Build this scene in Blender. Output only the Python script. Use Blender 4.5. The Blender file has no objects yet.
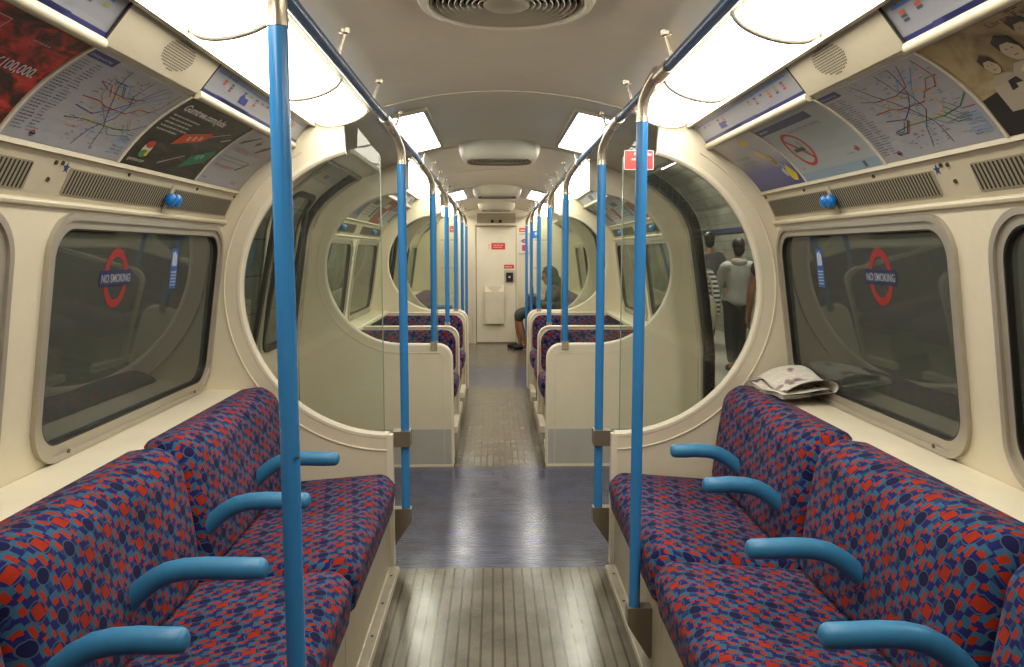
import bpy, bmesh, math, random
from mathutils import Vector, Matrix
from mathutils.geometry import tessellate_polygon
random.seed(7)
SC = bpy.context.scene
COL = SC.collection
PI = math.pi

# ------------------------------------------------------------------ materials
def lin(c):
    if isinstance(c, str):
        c = [int(c[i:i+2], 16) for i in (1, 3, 5)]
    return tuple((x/255/12.92 if x/255 <= .04045 else ((x/255+.055)/1.055)**2.4) for x in c) + (1.0,)

class NT:
    """small wrapper to write node trees as expressions"""
    def __init__(self, mat):
        self.t = mat.node_tree; self.n = self.t.nodes; self.l = self.t.links
    def node(self, typ, **kw):
        n = self.n.new(typ)
        for k, v in kw.items(): setattr(n, k, v)
        return n
    def put(self, sock, v):
        if isinstance(v, S): self.l.new(v.s, sock)
        elif hasattr(v, 'node'): self.l.new(v, sock)
        else: sock.default_value = v
    def math(self, op, *a):
        n = self.node('ShaderNodeMath', operation=op)
        for i, v in enumerate(a): self.put(n.inputs[i], v)
        return S(self, n.outputs[0])
    def mix(self, f, a, b):
        n = self.node('ShaderNodeMix', data_type='RGBA')
        self.put(n.inputs[0], f); self.put(n.inputs[6], a); self.put(n.inputs[7], b)
        return n.outputs[2]
    def noise(self, vec, scale, detail=2.0, rough=.5):
        n = self.node('ShaderNodeTexNoise')
        if vec is not None: self.put(n.inputs['Vector'], vec)
        n.inputs['Scale'].default_value = scale; n.inputs['Detail'].default_value = detail
        n.inputs['Roughness'].default_value = rough
        return S(self, n.outputs[0])
    def ramp(self, f, stops):
        n = self.node('ShaderNodeValToRGB'); self.put(n.inputs[0], f)
        e = n.color_ramp.elements
        while len(e) < len(stops): e.new(.5)
        for i, (p, c) in enumerate(stops): e[i].position = p; e[i].color = c
        return n.outputs[0]
class S:
    def __init__(self, nt, s): self.nt = nt; self.s = s
    def __add__(a, b): return a.nt.math('ADD', a, b)
    def __radd__(a, b): return a.nt.math('ADD', b, a)
    def __sub__(a, b): return a.nt.math('SUBTRACT', a, b)
    def __rsub__(a, b): return a.nt.math('SUBTRACT', b, a)
    def __mul__(a, b): return a.nt.math('MULTIPLY', a, b)
    def __rmul__(a, b): return a.nt.math('MULTIPLY', b, a)
    def abs(a): return a.nt.math('ABSOLUTE', a)
    def fract(a): return a.nt.math('FRACT', a)
    def lt(a, b): return a.nt.math('LESS_THAN', a, b)
    def gt(a, b): return a.nt.math('GREATER_THAN', a, b)
    def max(a, b): return a.nt.math('MAXIMUM', a, b)
    def min(a, b): return a.nt.math('MINIMUM', a, b)
    def sqrt(a): return a.nt.math('SQRT', a)
    def sin(a): return a.nt.math('SINE', a)

def new_mat(name, color=(1, 1, 1, 1), rough=.5, metal=0.0, spec=.5, coat=0.0):
    m = bpy.data.materials.new(name); m.use_nodes = True
    b = m.node_tree.nodes['Principled BSDF']
    b.inputs['Base Color'].default_value = color
    b.inputs['Roughness'].default_value = rough
    b.inputs['Metallic'].default_value = metal
    b.inputs['Specular IOR Level'].default_value = spec
    b.inputs['Coat Weight'].default_value = coat
    return m

def worn(name, col, rough=.4, metal=0.0, amt=.12, scale=3.0, bump=0.0, spec=.5, grime=None, rvar=.10):
    """painted / metal surface with slow tonal variation and slight grime"""
    m = new_mat(name, lin(col), rough, metal, spec)
    t = NT(m); b = t.n['Principled BSDF']
    tc = t.node('ShaderNodeTexCoord')
    n = t.noise(tc.outputs['Object'], scale, 5, .6)
    n2 = t.noise(tc.outputs['Object'], scale*14, 3, .6)
    c = lin(col); d = tuple(x*(1-amt*2) for x in c[:3]) + (1,)
    if grime: d = lin(grime)
    f = t.math('MULTIPLY', (n*.75+n2*.25), 1.0)
    colr = t.ramp(f, [(.3, d), (.62, c)])
    t.l.new(colr, b.inputs['Base Color'])
    r = t.math('ADD', n*rvar, rough-rvar*.5)
    t.l.new(r.s, b.inputs['Roughness'])
    if bump:
        bp = t.node('ShaderNodeBump'); bp.inputs['Strength'].default_value = bump; bp.inputs['Distance'].default_value = .01
        t.l.new(n2.s, bp.inputs['Height']); t.l.new(bp.outputs[0], b.inputs['Normal'])
    return m

M = {}
M['header'] = worn('header_paint', '#9a907a', .5, amt=.08)
M['cream'] = worn('cream_paint', '#dbd0b5', .38, amt=.05, scale=2.2)
M['cream_ceiling'] = worn('ceiling_paint', '#efe3c6', .40, amt=.06, scale=1.3)
M['cream_trim'] = worn('cream_trim_paint', '#e2d8bf', .33, amt=.05, scale=5)
M['cove'] = worn('cove_paint', '#c9bea2', .42, amt=.07, scale=3)
M['blue'] = worn('blue_enamel', '#3580bd', .25, amt=.03, scale=2, rvar=.04)
M['arm_blue'] = worn('blue_arm_plastic', '#377fab', .42, amt=.10, scale=9)
M['rail_blue'] = worn('dark_blue_enamel', '#2b5f96', .25, amt=.03, scale=2, rvar=.04)
M['steel'] = worn('satin_steel', '#d8ccb6', .26, .85, amt=.03, scale=2, rvar=.04)
M['alu'] = worn('aluminium', '#c6bda9', .42, .75, amt=.08, scale=12)
M['frame_alu'] = worn('window_frame_alloy', '#b8b0a0', .45, .55, amt=.06, scale=9)
M['dark_metal'] = worn('bronzed_steel', '#7a7060', .38, .35, amt=.08, scale=6)
M['screw'] = worn('screw_metal', '#6c6458', .4, .9)
M['grey_panel'] = worn('grey_kick_paint', '#b3afa5', .45, amt=.08, scale=4)
M['kick'] = worn('seat_base_paint', '#a79c82', .5, amt=.10, scale=5)
M['rubber'] = new_mat('black_rubber', lin('#15140f'), .45)
M['black'] = worn('black_matt', '#1b1a17', .7)
M['slot'] = new_mat('slot_dark', lin('#2a2620'), .9)
M['knob_blue'] = worn('blue_knob_plastic', '#1f77c2', .3, amt=.05)
M['fan'] = worn('fan_housing_paint', '#dcd5bd', .4, amt=.05, scale=5)
M['louvre'] = worn('louvre_paint', '#b8ae95', .4, amt=.05, scale=5)
M['skin'] = worn('skin', '#a87558', .6, amt=.05)
M['hair'] = worn('black_hair', '#14110f', .6, amt=.1, scale=30)
M['tunnel'] = worn('tunnel_wall', '#a3a294', .8, amt=.12, scale=2)
M['platform_floor'] = worn('platform_paving', '#8d8878', .6, amt=.1, scale=2)

def emit(name, col, s):
    m = bpy.data.materials.new(name); m.use_nodes = True
    t = m.node_tree; t.nodes.clear()
    o = t.nodes.new('ShaderNodeOutputMaterial'); e = t.nodes.new('ShaderNodeEmission')
    e.inputs[0].default_value = col; e.inputs[1].default_value = s
    t.links.new(e.outputs[0], o.inputs[0]); return m
M['diffuser'] = emit('lit_diffuser', (1.0, .945, .83, 1), 14.0)
M['diffuser_side'] = emit('lit_ceiling_panel', (1.0, .96, .88, 1), 19.0)
M['platform_lamp'] = emit('platform_lamp', (1.0, .95, .85, 1), 75.0)

def glass_mat(name, tint, refl=1.0, haze=0.0):
    m = bpy.data.materials.new(name); m.use_nodes = True
    t = NT(m); t.n.clear()
    o = t.node('ShaderNodeOutputMaterial')
    tr = t.node('ShaderNodeBsdfTransparent'); tr.inputs[0].default_value = tint
    gl = t.node('ShaderNodeBsdfGlossy'); gl.inputs['Roughness'].default_value = .02
    df = t.node('ShaderNodeBsdfDiffuse'); df.inputs[0].default_value = (.56, .61, .50, 1)
    fr = t.node('ShaderNodeFresnel'); fr.inputs[0].default_value = 1.5
    m1 = t.node('ShaderNodeMixShader'); m1.inputs[0].default_value = haze
    t.l.new(tr.outputs[0], m1.inputs[1]); t.l.new(df.outputs[0], m1.inputs[2])
    m2 = t.node('ShaderNodeMixShader')
    f = S(t, fr.outputs[0]) * refl
    f = f.min(1.0)
    t.l.new(f.s, m2.inputs[0]); t.l.new(m1.outputs[0], m2.inputs[1]); t.l.new(gl.outputs[0], m2.inputs[2])
    t.l.new(m2.outputs[0], o.inputs[0])
    return m
M['screen_glass'] = glass_mat('screen_glass', (.95, .97, .93, 1), .8, .02)
M['window_glass'] = glass_mat('window_glass', (.86, .90, .84, 1), 1.0, .11)

def moquette():
    m = new_mat('moquette', rough=.92, spec=.15)
    t = NT(m); b = t.n['Principled BSDF']
    uv = t.node('ShaderNodeUVMap'); sp = t.node('ShaderNodeSeparateXYZ')
    t.l.new(uv.outputs[0], sp.inputs[0])
    T = .105
    u0 = S(t, sp.outputs[0])*(1/T); v0 = S(t, sp.outputs[1])*(1/T)
    u = u0*.97 + v0*.30; v = v0*.97 - u0*.18
    def per(x, c):                       # signed wrapped distance to c
        return (x - (c-.5)).fract() - .5
    def dia(cx, cy, r): return (per(u, cx).abs()+per(v, cy).abs()).lt(r)
    def box(cx, cy, hx, hy): return (per(u, cx).abs()*(1/hx)).max(per(v, cy).abs()*(1/hy)).lt(1.0)
    def rad(cx, cy):
        a = per(u, cx); c = per(v, cy)
        return (a*a+c*c).sqrt()
    def ring(cx, cy, r, w): return (rad(cx, cy)-r).abs().lt(w)
    blue = lin('#1f205c'); navy = lin('#181742'); light = lin('#325a75'); red = lin('#9a2c15'); pale = lin('#3d5566')
    col = t.mix(0.0, blue, blue)
    for (cx, cy, hx, hy) in ((.30, .25, .13, .15), (.72, .30, .11, .13), (.25, .76, .12, .13), (.76, .80, .12, .15), (.52, .97, .13, .10), (.02, .50, .10, .12), (.0, .0, .22, .20)):
        col = t.mix(box(cx, cy, hx, hy), col, light)
    fan = (((u0*7.0)+(v0*5.0)).sin()).gt(.93).max((((u0*8.0)-(v0*6.0)).sin()).gt(.95))
    col = t.mix(fan*.35, col, light)
    col = t.mix(rad(.5, .5).lt(.17), col, navy)
    col = t.mix(ring(.5, .5, .18, .014), col, pale)
    col = t.mix(ring(0, 0, .215, .013), col, pale)
    col = t.mix(rad(0, 0).lt(.20), col, blue)
    col = t.mix(box(0, 0, .135, .15), col, red)
    for (cx, cy, hx, hy) in ((.27, .17, .055, .13), (.76, .22, .06, .10), (.30, .70, .06, .10), (.72, .74, .055, .14), (.50, .88, .085, .065), (.86, .46, .06, .05), (.10, .38, .05, .07), (.20, .92, .045, .06), (.93, .66, .05, .09)):
        col = t.mix(box(cx, cy, hx, hy), col, red)
    tc = t.node('ShaderNodeTexCoord')
    n = t.noise(tc.outputs['Object'], 7, 4, .6)
    shade = t.ramp(n, [(.25, (.62, .62, .62, 1)), (.7, (1, 1, 1, 1))])
    mm = t.node('ShaderNodeMix', data_type='RGBA', blend_type='MULTIPLY'); mm.inputs[0].default_value = 1
    t.l.new(col, mm.inputs[6]); t.l.new(shade, mm.inputs[7])
    t.l.new(mm.outputs[2], b.inputs['Base Color'])
    n2 = t.noise(tc.outputs['Object'], 900, 2)
    bp = t.node('ShaderNodeBump'); bp.inputs['Strength'].default_value = .25; bp.inputs['Distance'].default_value = .002
    t.l.new(n2.s, bp.inputs['Height']); t.l.new(bp.outputs[0], b.inputs['Normal'])
    b.inputs['Sheen Weight'].default_value = .03
    return m
M['moquette'] = moquette()

def floor_mat(name, col, groove, axis, pitch, rough, speck, gw=.16, fine=True):
    m = new_mat(name, rough=rough)
    t = NT(m); b = t.n['Principled BSDF']
    g = t.node('ShaderNodeNewGeometry'); sp = t.node('ShaderNodeSeparateXYZ')
    t.l.new(g.outputs['Position'], sp.inputs[0])
    x = S(t, sp.outputs[axis])*(1/pitch)
    d = (x.fract()-.5).abs()*2.0            # 1 at the groove
    gr = d.gt(1-gw)
    n = t.noise(g.outputs['Position'], 6, 5, .6); n2 = t.noise(g.outputs['Position'], 160, 2, .6)
    c1 = lin(col); c2 = tuple(v*.62 for v in c1[:3])+(1,)
    colr = t.ramp(n, [(.3, c2), (.66, c1)])
    sk = n2.gt(.66)
    colr = t.mix(sk*.5, colr, lin(speck))
    colr = t.mix(gr*.8, colr, lin(groove))
    t.l.new(colr, b.inputs['Base Color'])
    h = (1-gr)*1.0
    if fine: h = h + (x*5.0*PI*2).sin()*.10
    hh = h + n2*.10
    bp = t.node('ShaderNodeBump'); bp.inputs['Strength'].default_value = .6; bp.inputs['Distance'].default_value = .002
    t.l.new(hh.s, bp.inputs['Height']); t.l.new(bp.outputs[0], b.inputs['Normal'])
    rr = n*.20 + (rough-.1)
    t.l.new(rr.s, b.inputs['Roughness'])
    return m
M['floor_rib'] = floor_mat('ribbed_grey_floor', '#6c6556', '#363026', 0, .0425, .22, '#a89f8a', .20, False)
M['floor_blue'] = floor_mat('blue_grey_ribbed_floor', '#565a70', '#2f303c', 1, .030, .20, '#8f93a5', .30, False)

def tile_mat(name='platform_tiles', py=.45, pz=.16, a='#77766a', c0='#98978a'):
    m = new_mat(name, rough=.3)
    t = NT(m); b = t.n['Principled BSDF']
    g = t.node('ShaderNodeNewGeometry'); sp = t.node('ShaderNodeSeparateXYZ'); t.l.new(g.outputs['Position'], sp.inputs[0])
    y = (S(t, sp.outputs[1])*(1/py)).fract(); z = (S(t, sp.outputs[2])*(1/pz)).fract()
    gr = y.lt(.02).max(z.lt(.05))
    n = t.noise(g.outputs['Position'], 3, 3)
    c = t.ramp(n, [(.3, lin(a)), (.7, lin(c0))])
    c = t.mix(gr, c, lin('#3f3f3a')); t.l.new(c, b.inputs['Base Color'])
    return m
M['tiles'] = tile_mat()
M['tunnel'] = tile_mat('tunnel_panels', .62, .30, '#a8a89a', '#bcbcae')

INK = {}
def ink(c):
    if c not in INK:
        INK[c] = new_mat('print_ink_'+c[1:], lin(c), .38)
    return INK[c]

def noise_paper(name, stops, scale, stretch=(1, 1, 1), detail=4, dist=0.0):
    m = new_mat(name, rough=.36)
    t = NT(m); b = t.n['Principled BSDF']
    uv = t.node('ShaderNodeUVMap'); mp = t.node('ShaderNodeMapping'); mp.inputs['Scale'].default_value = stretch
    t.l.new(uv.outputs[0], mp.inputs[0])
    n = t.noise(mp.outputs[0], scale, detail, .55)
    n.s.node.inputs['Distortion'].default_value = dist
    t.l.new(t.ramp(n, stops), b.inputs['Base Color'])
    return m
def gradient_paper(name, stops, length):
    m = new_mat(name, rough=.36)
    t = NT(m); b = t.n['Principled BSDF']
    uv = t.node('ShaderNodeUVMap'); sp = t.node('ShaderNodeSeparateXYZ'); t.l.new(uv.outputs[0], sp.inputs[0])
    t.l.new(t.ramp(S(t, sp.outputs[1])*(1/length), stops), b.inputs['Base Color'])
    return m

# ------------------------------------------------------------------ mesh helpers
class MB:
    def __init__(self): self.v = []; self.f = []; self.mi = []; self.uv = []; self.has_uv = False
    def add(self, verts, faces, mi=0, uvs=None):
        o = len(self.v); self.v += [tuple(p) for p in verts]
        for k, f in enumerate(faces):
            self.f.append([i+o for i in f]); self.mi.append(mi)
            if uvs is not None: self.uv.append([uvs[i] for i in f]); self.has_uv = True
            else: self.uv.append([(0, 0)]*len(f))
        return self
    def box(self, x0, x1, y0, y1, z0, z1, mi=0):
        x0, x1 = sorted((x0, x1)); y0, y1 = sorted((y0, y1)); z0, z1 = sorted((z0, z1))
        v = [(x, y, z) for z in (z0, z1) for y in (y0, y1) for x in (x0, x1)]
        return self.add(v, [(0, 2, 3, 1), (4, 5, 7, 6), (0, 1, 5, 4), (2, 6, 7, 3), (0, 4, 6, 2), (1, 3, 7, 5)], mi)
    def grid(self, fn, nu, nv, mi=0, uvfn=None, closed_u=False):
        v = []; uvs = []
        for i in range(nu+1):
            for j in range(nv+1):
                v.append(fn(i/nu, j/nv)); uvs.append(uvfn(i/nu, j/nv) if uvfn else (i/nu, j/nv))
        f = [(i*(nv+1)+j, (i+1)*(nv+1)+j, (i+1)*(nv+1)+j+1, i*(nv+1)+j+1) for i in range(nu) for j in range(nv)]
        return self.add(v, f, mi, uvs)
    def tube(self, path, r, n=12, mi=0, cap=True, rr=None, up=None):
        P = [Vector(p) for p in path]; rings = []; prev = None
        for i, p in enumerate(P):
            d = (P[min(i+1, len(P)-1)]-P[max(i-1, 0)]).normalized()
            if prev is None:
                a = Vector((0, 0, 1)) if abs(d.z) < .9 else Vector((1, 0, 0))
                prev = (a - d*a.dot(d)).normalized()
            else: prev = (prev - d*prev.dot(d)).normalized()
            q = d.cross(prev); rad = rr[i] if rr else r
            rings.append([p+(prev*math.cos(2*PI*k/n)+q*math.sin(2*PI*k/n))*rad for k in range(n)])
        v = [x for ring in rings for x in ring]; f = []
        for i in range(len(P)-1):
            for k in range(n):
                f.append((i*n+k, i*n+(k+1) % n, (i+1)*n+(k+1) % n, (i+1)*n+k))
        if cap: f += [tuple(range(n))[::-1], tuple((len(P)-1)*n+k for k in range(n))]
        return self.add(v, f, mi)
    def lathe(self, prof, c, axis='z', n=32, mi=0):
        v = []; f = []; m = len(prof)
        for k in range(n):
            a = 2*PI*k/n
            for (r, h) in prof:
                p = {'z': (r*math.cos(a), r*math.sin(a), h), 'y': (r*math.cos(a), h, r*math.sin(a)), 'x': (h, r*math.cos(a), r*math.sin(a))}[axis]
                v.append((c[0]+p[0], c[1]+p[1], c[2]+p[2]))
        for k in range(n):
            for j in range(m-1):
                f.append((k*m+j, ((k+1) % n)*m+j, ((k+1) % n)*m+j+1, k*m+j+1))
        return self.add(v, f, mi)
    def prism(self, loops, mp, d0, d1, mi=0):
        """2D outline (with holes) extruded between d0 and d1 through mp(a,b,d)"""
        flat = [p for l in loops for p in l]
        tr = tessellate_polygon([[Vector((p[0], p[1], 0)) for p in l] for l in loops])
        n = len(flat)
        v = [mp(p[0], p[1], d0) for p in flat]+[mp(p[0], p[1], d1) for p in flat]
        f = []
        for a, b, c in tr: f += [(a, b, c), (c+n, b+n, a+n)]
        o = 0
        for l in loops:
            k = len(l)
            for i in range(k):
                a, b = o+i, o+(i+1) % k
                f.append((a, b, b+n, a+n))
            o += k
        return self.add(v, f, mi, [(p[0], p[1]) for p in flat]*2)
    def build(self, name, mats, parent=None, loc=None, smooth=True, recalc=True, angle=35):
        if not isinstance(mats, (list, tuple)): mats = [mats]
        base = Vector(loc) if loc is not None else Vector((0, 0, 0))
        if parent is not None:
            base = wloc(parent)+(Vector(loc) if loc is not None else Vector((0, 0, 0)))
        me = bpy.data.meshes.new(name)
        me.from_pydata([tuple(Vector(p)-base) for p in self.v], [], self.f)
        for m in mats: me.materials.append(m)
        me.polygons.foreach_set('material_index', self.mi)
        if self.has_uv:
            l = me.uv_layers.new(name='UVMap'); k = 0
            buf = [c for fu in self.uv for p in fu for c in p]
            l.data.foreach_set('uv', buf)
        if recalc:
            bm = bmesh.new(); bm.from_mesh(me)
            bmesh.ops.recalc_face_normals(bm, faces=bm.faces); bm.to_mesh(me); bm.free()
        if smooth:
            me.shade_smooth()
            me.set_sharp_from_angle(angle=math.radians(angle))
        o = bpy.data.objects.new(name, me); COL.objects.link(o)
        if parent is not None:
            o.parent = parent; o.location = (Vector(loc) if loc is not None else (0, 0, 0))
        else: o.location = base
        return o

def wloc(o):
    p = Vector((0, 0, 0))
    while o is not None: p += o.location; o = o.parent
    return p
def tag(o, label=None, cat=None, group=None, kind=None):
    if label: o['label'] = label
    if cat: o['category'] = cat
    if group: o['group'] = group
    if kind: o['kind'] = kind
    return o
def thing(name, loc, label, cat, group=None):
    o = bpy.data.objects.new(name, None); o.location = loc; o.empty_display_size = .05
    COL.objects.link(o); return tag(o, label, cat, group)
def struct(o): o['kind'] = 'structure'; return o
def st_empty(name, loc=(0, 0, 0)):
    o = bpy.data.objects.new(name, None); o.location = loc; COL.objects.link(o); return struct(o)

def rrect(x0, x1, y0, y1, r, n=6):
    p = []
    for cx, cy, a in ((x1-r, y1-r, 0), (x0+r, y1-r, 90), (x0+r, y0+r, 180), (x1-r, y0+r, 270)):
        for k in range(n+1):
            t = math.radians(a+90*k/n); p.append((cx+r*math.cos(t), cy+r*math.sin(t)))
    return p
def round_poly(pts, radii, n=5):
    out = []; m = len(pts)
    for i in range(m):
        p = Vector(pts[i]); a = Vector(pts[i-1])-p; b = Vector(pts[(i+1) % m])-p; r = radii[i]
        if r <= 0: out.append(tuple(p)); continue
        la, lb = a.length, b.length; a.normalize(); b.normalize()
        ang = a.angle(b); d = min(r/math.tan(ang/2), la*.49, lb*.49); r = d*math.tan(ang/2)
        c = p+(a+b).normalized()*(r/math.sin(ang/2))
        s = p+a*d-c; e = p+b*d-c; tot = s.angle(e); sg = 1 if s.cross(e) > 0 else -1
        for k in range(n+1):
            t = sg*tot*k/n
            out.append((c.x+s.x*math.cos(t)-s.y*math.sin(t), c.y+s.x*math.sin(t)+s.y*math.cos(t)))
    return out
def arc(cx, cy, r, a0, a1, n=32):
    return [(cx+r*math.cos(math.radians(a0+(a1-a0)*k/n)), cy+r*math.sin(math.radians(a0+(a1-a0)*k/n))) for k in range(n+1)]

TXT = {}
def text_geo(s, bold=0.0):
    """text as flat polygons; unit size, origin at the left end of the baseline"""
    key = (s, bold)
    if key in TXT: return TXT[key]
    cu = bpy.data.curves.new('t', 'FONT'); cu.body = s; cu.size = 1; cu.resolution_u = 3; cu.offset = bold
    ob = bpy.data.objects.new('t', cu); COL.objects.link(ob)
    dg = bpy.context.evaluated_depsgraph_get()
    me = ob.evaluated_get(dg).to_mesh()
    vs = [(v.co.x, v.co.y) for v in me.vertices]; fs = [tuple(p.vertices) for p in me.polygons]
    ob.evaluated_get(dg).to_mesh_clear()
    bpy.data.objects.remove(ob); bpy.data.curves.remove(cu)
    w = max([v[0] for v in vs], default=0)
    TXT[key] = (vs, fs, w); return TXT[key]

class Sheet:
    """printed sheet: mp(u, v, d) maps metres across / up / off the surface to 3D"""
    def __init__(self, mp, w, h, paper, step=.03, thick=.0015):
        self.mp = mp; self.w = w; self.h = h; self.mb = MB(); self.mats = [paper]; self.step = step; self.lay = thick
        nv = max(1, int(h/step)); nu = max(1, int(w/.1))
        self.mb.grid(lambda a, b: mp(a*w, b*h, self.lay), nu, nv, 0, lambda a, b: (a*w, b*h))
        # the edges of the sheet
        for (f) in (lambda t, d: mp(t*w, 0, d), lambda t, d: mp(t*w, h, d), lambda t, d: mp(0, t*h, d), lambda t, d: mp(w, t*h, d)):
            self.mb.grid(lambda a, b: f(a, b*self.lay), 8, 1, 0)
    def mi(self, c):
        m = ink(c) if isinstance(c, str) else c
        if m not in self.mats: self.mats.append(m)
        return self.mats.index(m)
    def d(self, k): return self.lay+.0004*k
    def rect(self, u0, v0, u1, v1, c, k=1):
        nv = max(1, int(abs(v1-v0)/self.step)+1); nu = max(1, int(abs(u1-u0)/.15)+1)
        self.mb.grid(lambda a, b: self.mp(u0+(u1-u0)*a, v0+(v1-v0)*b, self.d(k)), nu, nv, self.mi(c), lambda a, b: (u0+(u1-u0)*a, v0+(v1-v0)*b))
    def line(self, pts, w, c, k=2):
        for (a, b) in zip(pts[:-1], pts[1:]):
            A = Vector(a); B = Vector(b); L = (B-A).length
            if L < 1e-6: continue
            n = max(1, int(L/self.step)+1); q = (B-A).normalized(); q = Vector((-q.y, q.x))*w/2
            A2 = A-(B-A).normalized()*w*.4; B2 = B+(B-A).normalized()*w*.4
            self.mb.grid(lambda s, t: self.mp(*(A2.lerp(B2, s)+q*(2*t-1)), self.d(k)), n, 1, self.mi(c))
    def poly(self, pts, c, k=2):
        v = [self.mp(p[0], p[1], self.d(k)) for p in pts]
        tr = tessellate_polygon([[Vector((p[0], p[1], 0)) for p in pts]])
        self.mb.add(v, [tuple(x) for x in tr], self.mi(c))
    def disc(self, u, v, r, c, k=2, n=18, ry=None): self.poly([(u+r*math.cos(2*PI*i/n), v+(ry or r)*math.sin(2*PI*i/n)) for i in range(n)], c, k)
    def ring(self, u, v, r0, r1, c, k=2, n=32):
        self.mb.grid(lambda a, b: self.mp(u+(r0+(r1-r0)*b)*math.cos(2*PI*a), v+(r0+(r1-r0)*b)*math.sin(2*PI*a), self.d(k)), n, 1, self.mi(c))
    def text(self, s, u, v, h, c, k=3, bold=0.0, wid=None, rot=0.0, xs=1.0):
        vs, fs, w = text_geo(s, bold); sc = h/.7; sx = sc*xs
        if wid: sx = wid/w
        ca, sa = math.cos(rot), math.sin(rot)
        P = [(u+x*sx*ca-y*sc*sa, v+x*sx*sa+y*sc*ca) for x, y in vs]
        self.mb.add([self.mp(p[0], p[1], self.d(k)) for p in P], fs, self.mi(c))
    def words(self, u, v, w, h, c, k=2, seed=0):
        """a line of print too small to read"""
        r = random.Random(seed); x = u
        while x < u+w:
            l = r.uniform(.4, 1.6)*h*3
            self.rect(x, v, min(x+l, u+w), v+h, c, k); x += l+h*.8
    def build(self, name, label, cat, group=None):
        o = self.mb.build(name, self.mats, loc=self.mp(self.w/2, self.h/2, 0), smooth=False, recalc=False)
        return tag(o, label, cat, group)

# ------------------------------------------------------------------ layout of the car
A0, S1, S2, S3, S4, YE = -1.3, 3.45, 5.10, 8.10, 9.70, 12.15
def LR(s): return 'left' if s < 0 else 'right'
def ceil_z(x): return 2.085-.27*x*x
W0, W1 = (1.294, .795), (1.19, 1.53)           # leaning wall plane, (x, z)
V0, V1 = (1.19, 1.53), (1.13, 1.652)           # ventilator panel
L0, L1 = (1.12, 1.662), (.89, 1.85)            # lower cove (advert cards)
U0, U1 = (.88, 1.86), (.80, 1.957)             # upper cove (line diagrams)
def plane_map(a, b, s, bow=0.0, ydir=1, y0=0.0):
    """returns mp(u, t, d): u metres along the car from y0, t metres from a towards b, d metres into the car"""
    L = math.hypot(b[0]-a[0], b[1]-a[1]); dx, dz = (b[0]-a[0])/L, (b[1]-a[1])/L
    nx, nz = (dz, -dx) if (dz > 0) else (-dz, dx)         # outward
    if nx < 0: nx, nz = -nx, -nz
    def mp(u, t, d=0.0):
        q = t/L; off = 4*bow*q*(1-q)-d
        return (s*(a[0]+dx*t+nx*off), y0+ydir*u, a[1]+dz*t+nz*off)
    mp.L = L
    return mp
LL = math.hypot(L1[0]-L0[0], L1[1]-L0[1]); LU = math.hypot(U1[0]-U0[0], U1[1]-U0[1]); LW = math.hypot(W1[0]-W0[0], W1[1]-W0[1]); LV = math.hypot(V1[0]-V0[0], V1[1]-V0[1])

# ------------------------------------------------------------------ floor, ceiling, walls
fl = MB()
for (a, b) in ((A0, 3.40), (5.07, 8.12), (9.69, YE)): fl.box(-1.31, 1.31, a, b, -.06, 0)
struct(fl.build('floor', M['floor_rib'], smooth=False))
fb = MB()
for (a, b) in ((3.40, 5.07), (8.12, 9.69)): fb.box(-1.31, 1.31, a, b, -.06, 0)
struct(fb.build('floor', M['floor_blue'], smooth=False))

c = MB()
c.grid(lambda a, b: ((-.62+1.24*a), A0+(YE-A0)*b, ceil_z(-.62+1.24*a)), 24, 12)
c.grid(lambda a, b: ((-.62+1.24*a), A0+(YE-A0)*b, ceil_z(-.62+1.24*a)+.02), 24, 12)
struct(c.build('ceiling', M['cream_ceiling'], recalc=False))
sm = MB()
for y in (.3, S1, S2, 6.65, S3, S4):
    sm.grid(lambda a, b: ((-.6+1.2*a), y-.012+.024*b, ceil_z(-.6+1.2*a)-.004), 24, 1)
    for yy in (y-.012, y+.012):
        sm.grid(lambda a, b: ((-.6+1.2*a), yy, ceil_z(-.6+1.2*a)-.004*b), 24, 1)
struct(sm.build('trim_1', M['cream_trim'], recalc=False))

# windows: (y0, y1) in each saloon
WINS = [(.62, 1.95), (2.10, 3.435), (5.22, 6.56), (6.72, 8.0), (9.84, 11.0), (11.12, 12.05)]
wn = 0
def wall(s):
    mpw = plane_map(W0, W1, s)
    for (a, b) in ((A0, S1), (S2, S3), (S4, YE)):
        holes = [rrect(y0+.02, y1-.02, .035, .702, .10) for (y0, y1) in WINS if y0 > a and y1 < b]
        mb = MB()
        mb.prism([[(a, -.0), (b, -.0), (b, LW), (a, LW)]]+[h[::-1] for h in holes], lambda u, t, d: mpw(u, t, -d), 0, .022)
        # the wall below the sill
        mb.grid(lambda u, t: (s*(1.31+(1.294-1.31)*t), a+(b-a)*u, .795*t), 1, 1)
        struct(mb.build('wall_'+LR(s), M['cream'], smooth=False))
for s in (-1, 1): wall(s)

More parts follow.
